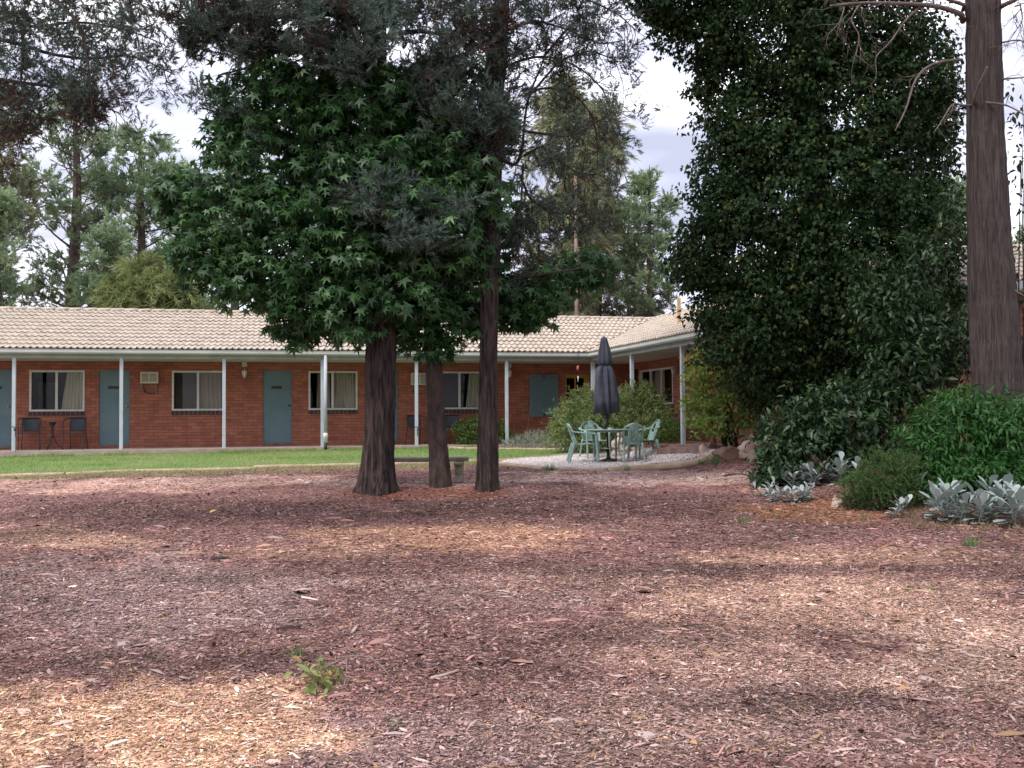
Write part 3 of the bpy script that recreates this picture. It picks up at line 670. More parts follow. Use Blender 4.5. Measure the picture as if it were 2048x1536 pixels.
# wall lanterns
def lantern(fr, s, z):
    q = MB(); fbox(q, fr, s - 0.03, s + 0.03, 0.0, 0.03, z - 0.09, z + 0.06); q.tube([fr(s, 0.02, z + 0.02), fr(s, 0.07, z + 0.12), fr(s, 0.11, z + 0.12)], 0.009, 6); o = q.build('wall_lamp', M['cream'], motel)
    c = np.array(fr(s, 0.11, z - 0.1))
    q = MB(); q.lathe([(0.004, 0.24), (0.012, 0.2), (0.03, 0.19), (0.075, 0.15), (0.075, 0.14)], 6, c); q.build('cap', M['cream'], o); q = MB(); q.lathe([(0.05, 0.02), (0.045, 0.0), (0.012, -0.03), (0.004, -0.05)], 6, c); q.build('lamp_base', M['cream'], o)
    q = MB(); q.lathe([(0.042, 0.021), (0.060, 0.139)], 6, c); q.build('lamp_glass', M['white'], o)
    q = MB()
    for k in range(6):
        a = k * math.pi / 3; q.tube([c + (0.046 * math.cos(a), 0.046 * math.sin(a), 0.02), c + (0.066 * math.cos(a), 0.066 * math.sin(a), 0.14)], 0.007, 4)
    q.build('cage', M['cream'], o)
for px in (489, 1019):
    s, z = UZ(px, 746, VW - 0.1); lantern(LW, s, z)
    q = MB(); fbox(q, LW, s - 0.07, s + 0.07, 0.002, 0.06, ZTOP - 0.13, ZTOP); q.build('junction_box', M['soffit'], motel)
s, z = TZ(1352, 740, VW - 0.1); lantern(RW, 2.25, 2.66)
# posts
def post(U, V, z0, wd=0.085):
    q = MB(); q.box(U - wd / 2, U + wd / 2, V - wd / 2, V + wd / 2, z0, ZTOP - 0.002); return q.build('post', M['post'], motel, bevel=0.006)
for k in range(-1, 6):
    post(-2.495 * (6 - k), 0, ZS)
post(0, 0, ZS - 0.1, 0.11)
for px in (1264, 1365): post(0, -TZ(px, 760, 0)[0], ZR)
# small tap on two posts
for px in (28, 833):
    u, z = UZ(px, 857, -0.06); q = MB(); q.tube([(u + 0.03, -0.05, z), (u + 0.03, -0.14, z), (u + 0.03, -0.16, z - 0.05)], 0.016, 8); q.tube([(u - 0.05, -0.10, z + 0.04), (u + 0.11, -0.10, z + 0.04)], 0.012, 6); q.tube([(u + 0.03, -0.05, z), (u + 0.03, -0.055, z - 0.2)], 0.01, 6); q.build('tap', M['blackmetal'], motel)
# beam + fascia + gutter (mitred at the inner corner)
def extr(prof, name, mat):      # profile in (out, z), out = distance in front of the post line; run along both wings
    P0 = [(-18.5, -o, z) for o, z in prof]; P1 = [(-o, -o, z) for o, z in prof]; P2 = [(-o, -8.0, z) for o, z in prof]
    V = P0 + P1 + P2; k = len(prof)
    F = [(r * k + i, r * k + (i + 1) % k, (r + 1) * k + (i + 1) % k, (r + 1) * k + i) for r in (0, 1) for i in range(k)] + [tuple(range(k)), tuple(range(3 * k - 1, 2 * k - 1, -1))]
    q = MB(); q.add(V, F); return q.build(name, mat, motel)
extr([(0.05, ZTOP - 0.004), (0.05, 3.15), (-0.05, 3.15), (-0.05, ZTOP - 0.004)], 'beam', M['fascia'])
extr([(0.082, 3.10), (0.082, 3.235), (0.052, 3.235), (0.052, 3.10)], 'fascia_board', M['fascia'])
extr([(0.085, 3.13), (0.175, 3.13), (0.205, 3.165), (0.205, 3.225), (0.215, 3.24), (0.20, 3.245), (0.19, 3.165), (0.10, 3.145), (0.10, 3.23), (0.085, 3.23)], 'gutter', M['gutter'])
# downpipe
u, _ = UZ(651, 800, -0.13)
q = MB(); q.tube([(u, -0.15, 3.14), (u, -0.15, ZS + 0.35)], 0.045, 12); dp = q.build('downpipe', M['post'], motel, True)
q = MB(); q.lathe([(0.052, 0), (0.052, 0.13), (0.062, 0.14), (0.062, 0.24), (0.05, 0.25)], 14, (u, -0.15, ZS + 0.12)); q.build('pipe_socket', M['white'], dp, True)
q = MB(); q.lathe([(0.04, 0), (0.04, 0.2)], 12, (u, -0.15, ZS - 0.09)); q.build('pipe_stub', M['blackmetal'], dp, True)
# tiled roofs
ER = 0.17; RISE = math.tan(math.radians(21.8)); VR = 3.0; Z0 = 3.26
def roof(fr2, s0, s1, name, clip):
    NC = 11; run = (VR + ER); g = run / NC; du = 0.155 / 6; n = int((s1 - s0) / du)
    s = s0 + np.arange(n + 1) * du; wave = 0.017 * np.cos(2 * np.pi * s / 0.155) + 0.006 * np.cos(4 * np.pi * s / 0.155)
    rows = []
    jit = rng.normal(0, 0.003, (NC, len(s) // 12 + 2))
    for c in range(NC):
        v0 = -ER + c * g; tj = jit[c][(np.arange(n + 1) // 12)]
        for (v, up) in ((v0 + 0.07, -0.012), (v0 + 0.045, -0.012), (v0 - 0.012, 0.030), (v0 - 0.012, 0.044), (v0 + g * 0.5, 0.026), (v0 + g + 0.07, 0.006)):
            rows.append(np.stack([s, np.full(n + 1, v), Z0 + (v + ER) * RISE + up + (wave * 1.25 + tj if up > 0.02 else wave)], 1))
    V = np.vstack(rows); m = len(rows); i, j = np.meshgrid(np.arange(n), np.arange(m - 1)); q = (j * (n + 1) + i).ravel()
    F = np.stack([q, q + 1, q + n + 2, q + n + 1], 1)
    V = np.array(fr2(V))
    o = mk(name, V, F, M['tile'], motel)
    bm = bmesh.new(); bm.from_mesh(o.data)
    bmesh.ops.bisect_plane(bm, geom=bm.verts[:] + bm.edges[:] + bm.faces[:], plane_co=(0, 0, 0), plane_no=clip, clear_outer=True)
    bm.to_mesh(o.data); bm.free(); return o
r1 = roof(lambda V: V, -18.6, 3.4, 'roof', (1, -1, 0))
r2 = roof(lambda V: np.stack([V[:, 1], -V[:, 0], V[:, 2]], 1), -3.4, 8.0, 'side_roof', (-1, 1, 0))
ZRG = Z0 + (VR + ER) * RISE
q = MB(); q.add([(-18.6, VR, ZRG), (6.2, VR, ZRG), (6.2, 7.4, Z0 - 0.4), (-18.6, 7.4, Z0 - 0.4)], [(0, 1, 2, 3)]); q.add([(VR, VR, ZRG), (VR, -8.0, ZRG), (6.9, -8.0, Z0 - 0.3), (6.9, VR, Z0 - 0.3)], [(0, 1, 2, 3)]); q.build('back_roof', M['tile'], motel)
q = MB()
def capline(p0, p1, step):
    p0, p1 = np.array(p0), np.array(p1); n = int(np.linalg.norm(p1 - p0) / step)
    for k in range(n):
        a = p0 + (p1 - p0) * k / n; b = p0 + (p1 - p0) * (k + 1.06) / n
        q.tube([a + (0, 0, 0.0), b + (0, 0, -0.012)], [0.115, 0.10], 10, True, (1, 0.55))
capline((VR, VR, ZRG + 0.02), (-18.6, VR, ZRG + 0.02), 0.36); capline((VR, VR, ZRG + 0.02), (VR, -8.0, ZRG + 0.02), 0.36)
q.build('ridge_cap', M['tile'], r1, True)
q = MB(); q.add([(-0.2, -0.2, Z0 + 0.0), (-0.2, -0.32, Z0 + 0.03), (VR, VR - 0.1, ZRG + 0.02), (VR, VR, ZRG + 0.035), (VR - 0.12, VR, ZRG + 0.02), (-0.32, -0.2, Z0 + 0.03)], [(0, 1, 2, 3), (0, 3, 4, 5)]); q.build('valley_flashing', M['pine_bark'], r1)
# tan vent post and pale flashing on the side roof
p = at(1357, 651, 25.2); c = B2W(0, 0)
e_, d_ = loc_ray(1358, 650)
best = min(np.arange(20, 40, 0.02), key=lambda k: abs((e_ + k * d_)[2] - (Z0 + ((e_ + k * d_)[0] + ER) * RISE)))
pp = e_ + best * d_
q = MB(); q.box(pp[0] - 0.038, pp[0] + 0.038, pp[1] - 0.038, pp[1] + 0.038, pp[2] - 0.2, pp[2] + 0.66); q.build('vent_post', M['tan'], motel)

# second brick block at the right
bl = at(1990, 565, 17.5)
blk = thing('brick_block', 'second brick building with tiled roof half hidden behind the creeper-covered tree', 'building', (5.6, 19.3, 0), math.radians(-4))
def wallb(x0, x1, z0, z1):
    o = mk('wall', [(x0, 0, z0), (x1, 0, z0), (x1, 0, z1), (x0, 0, z1), (x0, 5, z0), (x0, 5, z1)], [(0, 1, 2, 3), (4, 0, 3, 5)], M['brick'], blk); uvmesh(o, [[(x0, z0), (x1, z0), (x1, z1), (x0, z1)], [(0, z0), (5, z0), (5, z1), (0, z1)]]); return o
wallb(0.9, 9, 0.3, 3.95)
q = MB(); q.prism([(-0.75, 3.78), (-0.6, 3.78), (-0.6, 3.96), (-0.75, 3.96)], 'x', 0.4, 9); q.build('gutter', M['fascia'], blk)
q = MB(); q.box(0.4, 9, -0.62, 0.0, 3.8, 3.83); q.build('soffit', M['soffit'], blk)
q = MB(); q.add([(0.4, 2.0, 5.04), (9, 2.0, 5.04), (9, 5.1, 3.8), (0.4, 5.1, 3.8)], [(0, 1, 2, 3)]); q.build('back_roof', M['tile'], blk); q = MB(); q.box(0.9, 9, 5.0, 5.08, 0.3, 3.8); q.prism([(-0.6, 3.85), (2.0, 4.98), (5.0, 3.85)], 'x', 0.92, 1.0); q.build('back_wall', M['concrete'], blk)
NC = 9; g = 0.3; du = 0.155 / 6; s = np.arange(0.4, 9, du); rows = []
for c in range(NC):
    for (v, up) in ((0.07, -0.012), (0.045, -0.012), (-0.012, 0.03), (-0.012, 0.046), (g / 2, 0.026), (g + 0.07, 0.006)):
        wv = 0.017 * np.cos(2 * np.pi * s / 0.155); vv = -0.7 + c * g + v; rows.append(np.stack([s, np.full(len(s), vv), 3.97 + (vv + 0.7) * 0.40 + up + wv], 1))
V = np.vstack(rows); n = len(s); i, j = np.meshgrid(np.arange(n - 1), np.arange(len(rows) - 1)); qq = (j * n + i).ravel()
mk('roof', V, np.stack([qq, qq + 1, qq + n + 1, qq + n], 1), M['tile'], blk)

#MORE
# ------------------------------------------------------------------ trunks, branches, crowns
def bark_trunk(name, P, R, mat, parent, flutes=9, amp=0.05, n=36, twist=1.2, flare=None, seg=60):
    n = int(n * 2.2); seg = int(seg * 1.6)
    P = np.asarray(P, float); R = np.asarray(R, float); k = np.linspace(0, len(P) - 1, seg); kk = np.arange(len(P))
    C = np.stack([np.interp(k, kk, P[:, i]) for i in range(3)], 1); rr = np.interp(k, kk, R)
    a = np.linspace(0, 2 * np.pi, n, endpoint=False); ph = rng.uniform(0, 6.28, 3)
    V = []; rid = rng.normal(0, 1, n); rid = rid - 0.5 * (np.roll(rid, 1) + np.roll(rid, -1)) * 0.4; off = 0.0
    for i in range(seg):
        h = C[i, 2]; rid = 0.88 * rid + 0.47 * rng.normal(0, 1, n); off = 0.9 * off + rng.normal(0, 0.010)
        f = 1 + amp * np.sin(flutes * a + twist * h + ph[0]) + amp * 0.7 * np.sin((flutes + 5) * a - twist * 0.6 * h + ph[1]) + amp * 0.6 * np.sin(3 * a + h * 0.9 + ph[2]) + rid * amp * 0.55 + off
        r = rr[i] * f
        if flare:
            fl = np.exp(-(C[i, 2] - C[0, 2]) / flare[1]); r = r * (1 + fl * flare[0] * (0.55 + 0.45 * np.cos(4 * a + ph[2])))
        V.append(C[i] + np.stack([r * np.cos(a), r * np.sin(a), np.zeros(n)], 1))
    F = [(i * n + j, i * n + (j + 1) % n, (i + 1) * n + (j + 1) % n, (i + 1) * n + j) for i in range(seg - 1) for j in range(n)]
    return mk(name, np.vstack(V), np.array(F), mat, parent, True)
def smooth_path(P, n=12):
    P = np.asarray(P, float); k = np.linspace(0, len(P) - 1, n); kk = np.arange(len(P))
    Q = np.stack([np.interp(k, kk, P[:, i]) for i in range(3)], 1)
    for _ in range(2): Q[1:-1] = 0.25 * Q[:-2] + 0.5 * Q[1:-1] + 0.25 * Q[2:]
    return Q
def pxpath(pts, Y, dY=0.0):
    return np.array([at(p[0], p[1], Y + dY * i / max(1, len(pts) - 1)) for i, p in enumerate(pts)])
def twigs(mb, path, n, length, r, droop=0.2, spread=1.0, t0=0.15, ends=None, depth=1):
    for _ in range(n):
        t = rng.uniform(t0, 1); i = min(int(t * (len(path) - 1)), len(path) - 2); p = path[i] + (path[i + 1] - path[i]) * rng.uniform(0, 1)
        ax = path[i + 1] - path[i]; ax = ax / (np.linalg.norm(ax) + 1e-9)
        d = ax * 0.6 + rng.normal(size=3) * spread * 0.7; d[2] -= droop; d /= np.linalg.norm(d); Ln = length * rng.uniform(0.4, 1.1)
        q = [p]
        for s in range(4):
            d = d + rng.normal(size=3) * 0.28; d[2] -= droop * 0.3; d /= np.linalg.norm(d); q.append(q[-1] + d * Ln / 4)
        q = np.array(q); mb.tube(q, np.linspace(r, r * 0.35, 5), 4, False)
        if ends is not None: ends.append(q[-1]); ends.append(q[3] if depth else q[-1])
        if depth > 0: twigs(mb, q, 2, length * 0.5, r * 0.55, droop, spread, 0.3, ends, depth - 1)
def in_px_poly(poly, n, Y, dY):
    p = rand_in([(a, b) for a, b in poly], n); return np.array([at(a, b, Y + rng.normal(0, dY)) for a, b in p])
def clumps(cent, per, spread):
    c = np.repeat(cent, per, 0); return c + rng.normal(size=c.shape) * spread * np.array([1, 1, 0.7])
def crown_pts(blobs, n, inner=0.25):
    """points on and inside a set of lobes given as (px, py, rx, ry, Y[, depth factor]); returns positions and outward directions"""
    B = []
    for b in blobs:
        c = at(b[0], b[1], b[4]); s = b[4] / FPX; df = b[5] if len(b) > 5 else 0.9
        B.append((c, np.array([b[2] * s, df * math.sqrt(b[2] * b[3]) * s, b[3] * s])))
    w = np.array([b[1][0] * b[1][2] + 0.5 * b[1][1] * (b[1][0] + b[1][2]) for b in B]); w /= w.sum()
    k = rng.choice(len(B), n, p=w); d = rdir(n)
    C = np.array([b[0] for b in B])[k]; Rr = np.array([b[1] for b in B])[k]
    rad = np.where(rng.uniform(0, 1, n) < inner, rng.uniform(0.2, 0.85, n) ** 0.5, 1 + rng.normal(0, 0.10, n))
    # lumpy surface
    lump = 1 + 0.20 * np.sin(d[:, 0] * 5 + k * 1.7) * np.sin(d[:, 2] * 6 + k) + 0.10 * np.sin(d[:, 1] * 9 + k * 2.3 + d[:, 2] * 7)
    return C + d * Rr * (rad * lump)[:, None], d
def leaves(tv, tf, pos, outd, size, droop=0.6, jit=0.6, var=0.3, tint=None):
    n = len(pos); tip = outd * 0.7 + rng.normal(size=(n, 3)) * jit; tip[:, 2] -= droop
    nr = outd * 0.5 + rng.normal(size=(n, 3)) * jit * 0.8; nr[:, 2] += 0.8
    return scatter(tv, tf, pos, frames(tip, nr), size * np.clip(1 + rng.normal(0, var, n), 0.45, 1.7), np.clip(rng.normal(0.45, 0.22, n), 0, 1) if tint is None else tint)
def rosettes(pos, outd, per, spread):
    c = np.repeat(pos, per, 0); o = np.repeat(outd, per, 0); n = len(c); d = rdir(n); d[:, 2] *= 0.6
    return c + d * spread, o * 0.5 + d * 0.9

# ---- materials of foliage
M['lq_leaf'] = leafmat('star_leaves', [(0.0162, 0.0405, 0.0189), (0.0297, 0.0783, 0.027), (0.0459, 0.1148, 0.0351), (0.081, 0.1823, 0.0473)], 0.42, 0.3, 0.45)
M['cy_leaf'] = leafmat('cypress_foliage', [(0.0929, 0.0541, 0.0406), (0.0575, 0.071, 0.0575), (0.0761, 0.1115, 0.0879), (0.1183, 0.1656, 0.1352)], 0.85, 0.12, 0.2)
M['ivy_leaf'] = leafmat('creeper_leaves', [(0.011, 0.0216, 0.0097), (0.0193, 0.0418, 0.0152), (0.0304, 0.0648, 0.0235), (0.0897, 0.1037, 0.0304)], 0.6, 0.2, 0.14)
M['shrub_leaf'] = leafmat('broad_leaves', [(0.010, 0.022, 0.010), (0.020, 0.044, 0.016), (0.031, 0.068, 0.022), (0.058, 0.105, 0.036)], 0.42, 0.25, 0.4)
M['lush_leaf'] = leafmat('lush_leaves', [(0.012, 0.04, 0.010), (0.022, 0.078, 0.016), (0.036, 0.115, 0.022), (0.06, 0.155, 0.035)], 0.5, 0.3, 0.3)
M['hedge_leaf'] = leafmat('hedge_leaves', [(0.03, 0.06, 0.015), (0.06, 0.11, 0.022), (0.095, 0.165, 0.032), (0.14, 0.2, 0.05)], 0.55, 0.2, 0.35)
M['arch_leaf'] = leafmat('arching_leaves', [(0.07, 0.10, 0.035), (0.14, 0.19, 0.07), (0.21, 0.27, 0.10), (0.30, 0.34, 0.15)], 0.6, 0.25, 0.25)
M['orange_leaf'] = leafmat('shrub_orange_leaves', [(0.0858, 0.2002, 0.0501), (0.1716, 0.308, 0.0715), (0.3289, 0.3696, 0.0929), (0.6578, 0.3696, 0.1287)], 0.55, 0.25, 0.3)
M['grey_leaf'] = leafmat('grey_leaves', [(0.16, 0.20, 0.15), (0.23, 0.28, 0.22), (0.31, 0.36, 0.29), (0.36, 0.36, 0.24)], 0.8, 0.1, 0.2)
M['silver_leaf'] = leafmat('silver_leaves', [(0.2185, 0.2645, 0.2472), (0.2875, 0.3392, 0.322), (0.368, 0.414, 0.3967)], 0.75, 0.1, 0.25)
M['far_leaf'] = leafmat('far_foliage', [(0.1093, 0.1537, 0.0961), (0.1708, 0.2416, 0.1345), (0.2391, 0.3294, 0.1793), (0.3416, 0.4392, 0.2434)], 0.8, 0.2, 0.2)
M['far_leaf2'] = leafmat('far_foliage_olive', [(0.1201, 0.1256, 0.0749), (0.1834, 0.1984, 0.1147), (0.2466, 0.2711, 0.1509), (0.3416, 0.3703, 0.2113)], 0.8, 0.2, 0.2)
M['pepper'] = leafmat('weeping_foliage', [(0.12, 0.144, 0.054), (0.18, 0.222, 0.084), (0.24, 0.288, 0.114), (0.312, 0.312, 0.168)], 0.8, 0.25, 0.2)
M['juniper'] = leafmat('juniper_foliage', [(0.06, 0.045, 0.025), (0.04, 0.085, 0.025), (0.065, 0.125, 0.035), (0.11, 0.15, 0.055)], 0.75, 0.15, 0.2)
M['weed'] = leafmat('weed_leaves', [(0.05, 0.11, 0.03), (0.09, 0.18, 0.05), (0.15, 0.24, 0.08)], 0.6, 0.3)
M['straw'] = leafmat('dry_grass', [(0.13, 0.085, 0.05), (0.22, 0.15, 0.095), (0.31, 0.23, 0.15)], 0.85, 0.2)
M['wilt'] = leafmat('wilted_leaves', [(0.14, 0.17, 0.05), (0.2, 0.25, 0.08), (0.35, 0.24, 0.11)], 0.6, 0.25)
M['dryleaf'] = leafmat('fallen_leaves', [(0.42, 0.20, 0.09), (0.55, 0.33, 0.17), (0.5, 0.4, 0.12)], 0.7, 0.15)
CYT = [plume(9, 20, 0.075, 0.013, 0.24, 0.6) for _ in range(6)]
CYS = [plume(9, 20, 0.055, 0.008, 0.17, 0.1) for _ in range(6)]
FART = [plume(9, 26, 0.20, 0.042, 0.62, 0.8, tri=False) for _ in range(6)]
DROT = [plume(9, 22, 0.32, 0.036, 0.75, 0.25, droop=0.75, tri=False) for _ in range(6)]

# ---- the two dark cypresses of the middle group
cyA = thing('cypress_tree', 'thick dark cypress with flared twisted trunk, stoutest of the middle group', 'tree', hit(755, 984), 0, 'cypresses in the yard')
cyB = thing('cypress_tree', 'straight dark cypress with bare hanging twigs, beside the curved bench end', 'tree', hit(974, 979), 0, 'cypresses in the yard')
def rel(root, P): return np.asarray(P) - np.array(root.location)
YA, YB = cyA.location.y, cyB.location.y
gA = np.array(cyA.location); gB = np.array(cyB.location)
px2m = lambda Y: Y / FPX
bark_trunk('trunk', rel(cyA, [gA + (0, 0, -0.12)] + [at(x, y, YA) for x, y in ((756, 940), (758, 860), (760, 760), (764, 650), (761, 400), (751, 100), (748, -120), (745, -500))]), np.array([34, 31, 29, 28, 29, 25, 21, 17, 8]) * px2m(YA), M['bark'], cyA, 9, 0.05, 40, 2.4, (0.5, 0.28), 80)
bark_trunk('trunk', rel(cyB, [gB + (0, 0, -0.12)] + [at(x, y, YB) for x, y in ((974, 930), (976, 820), (977, 700), (980, 500), (984, 300), (988, 150), (1000, 40), (1012, -80), (1030, -400))]), np.array([22, 21, 19, 17.5, 20, 19, 20, 15, 12, 6]) * px2m(YB), M['bark'], cyB, 8, 0.045, 32, 0.6, (0.24, 0.22), 80)
# branches and foliage of the first
endsA = []; brA = [((752, 60), (650, 20), (540, 40), (440, 30), (380, 60)), ((752, 100), (680, 90), (600, 100), (520, 130), (440, 150)), ((750, 20), (700, -20), (620, -40), (500, -60), (420, -40)), ((755, 200), (640, 215), (520, 225), (450, 232), (405, 215)), ((752, 80), (820, 60), (900, 70), (950, 100)), ((752, 40), (640, -10), (480, 0), (400, 100), (385, 110))]
for i, b_ in enumerate(brA):
    q = MB(); P = smooth_path(pxpath(b_, YA - 0.3, rng.uniform(-1.6, 0.6)), 14); q.tube(P, np.linspace(0.045, 0.012, len(P)), 6, False); twigs(q, P, 16, 0.6, 0.009, 0.15, 1, 0.2, endsA)
    q.V = [v - gA for v in q.V]; q.build('branch', M['twig'], cyA, True)
cent = in_px_poly([(380, -60), (780, -60), (790, 90), (700, 150), (590, 130), (470, 140), (410, 100), (360, 60)], 240, YA - 0.7, 0.6)
cent2 = in_px_poly([(395, 205), (430, 190), (500, 215), (500, 235), (440, 250), (400, 240)], 12, YA - 0.3, 0.3)
cent3 = in_px_poly([(760, 0), (960, -40), (980, 60), (900, 160), (800, 150)], 60, YA - 0.5, 0.5)
cent4 = in_px_poly([(300, -900), (1100, -900), (1000, -80), (420, -80)], 200, YA, 1.2)  # unseen foliage above the view, added for its shade on the yard
pos = np.vstack([clumps(np.vstack([cent, cent2, cent3]), 2, 0.12), clumps(np.array(endsA)[:110], 1, 0.03), clumps(cent4, 2, 0.25)])
tn = np.clip(rng.normal(0.64, 0.2, len(pos)) + (vnoise(pos[:, 0] * 1.0, pos[:, 2], 0.35, 77) - 0.5) * 1.0, 0, 1)
scat_obj('crown', plumes(CYT, pos - gA, rng.uniform(0.8, 1.5, len(pos)), tn), M['cy_leaf'], cyA)
# branches and foliage of the second
endsB = []
brB = [((975, 325), (930, 322), (880, 324), (820, 330), (780, 350), (745, 375), (700, 395)), ((985, 210), (940, 180), (880, 190), (800, 175), (720, 200)), ((978, 350), (960, 420), (900, 400), (840, 420), (800, 470)),
       ((985, 300), (1030, 340), (1046, 300), (1047, 250), (1058, 185), (1090, 120), (1095, 60)), ((1050, 190), (1080, 176), (1115, 176), (1150, 190), (1180, 220), (1195, 270), (1195, 340)), ((1000, 140), (1040, 120), (1090, 110), (1140, 125), (1180, 150), (1215, 190), (1222, 240)),
       ((1048, 262), (1090, 268), (1140, 275), (1190, 245), (1235, 222)), ((1048, 312), (1085, 290), (1110, 312), (1150, 345), (1190, 350)), ((1015, 60), (1070, 40), (1140, 60), (1200, 90), (1250, 80)), ((1040, 350), (1060, 400), (1110, 430), (1160, 420)), ((1030, 10), (1100, -20), (1180, 0), (1240, 30), (1270, 60)), ((1046, 330), (1042, 420), (1030, 500)), ((1060, 190), (1120, 120), (1180, 100), (1230, 120)), ((1090, 110), (1150, 40), (1200, 20))]
for i, b_ in enumerate(brB):
    q = MB(); P = smooth_path(pxpath(b_, YB - 0.25 if i < 3 else YB + 0.1, rng.uniform(-0.9, 0.3) if i < 3 else rng.uniform(-0.3, 0.8)), 20); q.tube(P, np.linspace(0.034 if i in (0, 3) else 0.024, 0.008, len(P)), 6, False)
    twigs(q, P, 10 if i < 3 else 26, 0.5 if i < 3 else 0.75, 0.0075, 0.12 if i < 3 else 0.22, 1.0, 0.15, endsB if i >= 3 else endsA)
    q.V = [v - gB for v in q.V]; q.build('branch', M['twig'], cyB, True)
c1 = in_px_poly([(690, 390), (760, 370), (830, 375), (900, 420), (960, 370), (965, 420), (900, 500), (880, 545), (820, 500), (740, 440)], 46, YB - 1.3, 0.25)
c2 = in_px_poly([(800, 90), (960, 60), (1000, 200), (930, 330), (860, 330), (790, 240)], 30, YB - 0.9, 0.4)
c3 = in_px_poly([(960, -60), (1290, -60), (1200, 30), (1100, 90), (1000, 150)], 46, YB, 0.5)
pB = np.array(endsB); k_ = rng.permutation(len(pB))[:330]
c5 = in_px_poly([(925, 30), (1015, 20), (1010, 330), (930, 340)], 34, YB - 0.6, 0.2)
c4 = in_px_poly([(850, -900), (1350, -900), (1250, -80), (900, -80)], 120, YB, 1.0)  # out-of-view upper foliage, added to shade the ground below
pos = np.vstack([clumps(c1, 2, 0.10), clumps(c2, 2, 0.12), clumps(c3, 2, 0.12), clumps(pB[k_], 1, 0.04), clumps(c5, 2, 0.08), clumps(c4, 2, 0.25)])
tn = np.clip(rng.normal(0.6, 0.2, len(pos)) + 0.22 * (np.arange(len(pos)) < 46 * 2) + (vnoise(pos[:, 0], pos[:, 2], 0.3, 78) - 0.5) * 0.9, 0, 1)
scat_obj('crown', plumes(CYT, pos - gB, np.where(np.arange(len(pos)) < 400, rng.uniform(0.75, 1.25, len(pos)), 1.5) * np.where((np.arange(len(pos)) >= 244) & (np.arange(len(pos)) < 574), 0.62, 1.0), tn), M['cy_leaf'], cyB)

# ---- the star-leaved tree between them
g0 = hit(882, 972)
lq = thing('sweetgum_tree', 'star-leaved tree with dense dark green crown and slim grey trunk between the cypresses', 'tree', g0)
YL = g0[1]
bark_trunk('trunk', rel(lq, [g0 + (0, 0, -0.12)] + [at(x, y, YL) for x, y in ((879, 930), (874, 860), (870, 780), (867, 690), (862, 560), (850, 400), (845, 250), (840, 120))]), np.array([23, 20, 18, 16.5, 17, 15, 12, 9, 4]) * px2m(YL), M['bark_lq'], lq, 6, 0.03, 24, 0.3, (0.12, 0.15), 60)
LB = [(560, 215, 115, 95), (500, 330, 90, 90), (385, 395, 72, 48), (340, 392, 34, 34), (365, 500, 30, 30), (470, 430, 110, 70), (430, 520, 85, 52), (520, 560, 110, 60), (620, 470, 120, 120), (640, 610, 95, 70), (605, 650, 52, 42), (740, 290, 150, 150), (720, 430, 150, 120), (780, 550, 150, 110), (765, 640, 90, 46), (860, 625, 90, 70), (868, 690, 40, 34), (880, 250, 100, 120), (880, 420, 110, 120), (945, 560, 100, 90), (975, 625, 65, 40), (1040, 600, 85, 55), (1115, 555, 85, 46), (1180, 530, 42, 36), (1060, 630, 50, 32), (1025, 445, 46, 42), (640, 160, 120, 70), (1010, 245, 30, 36), (690, 590, 80, 90), (450, 270, 20, 40), (790, 290, 190, 150), (760, 560, 170, 90), (850, 420, 150, 140)]
blobs = [(x, y, rx, ry, YL - 0.35 + (0.9 if x > 930 or rx > 151 else 0.0) + rng.normal(0, 0.15), 1.0) for x, y, rx, ry in LB]
for x, y in ((560, 250), (400, 400), (470, 520), (620, 640), (1050, 590), (1170, 535), (720, 300), (930, 300), (760, 450)):
    q = MB(); s = at(858, min(y + 130, 640), YL); e_ = at(x, y, YL + rng.normal(0, 0.3)); P = smooth_path([s, s * 0.55 + e_ * 0.45 + (0, 0, 0.25), e_], 10); q.tube(P - g0, np.linspace(0.05, 0.012, 10), 6, False); q.build('branch', M['bark_lq'], lq, True)
pos, od = crown_pts(blobs, 6200, 0.34); pos2, od2 = rosettes(pos, od, 8, 0.11)
z0 = pos2[:, 2]
scat_obj('crown', [leaves(STAR_V, STAR_F, pos2 - g0, od2, 0.158, 1.0, 0.55, 0.4, np.clip(rng.normal(0.5, 0.2, len(pos2)) + np.repeat((rng.uniform(0, 1, len(pos)) < .12) * .35, 8), 0, 1))], M['lq_leaf'], lq)

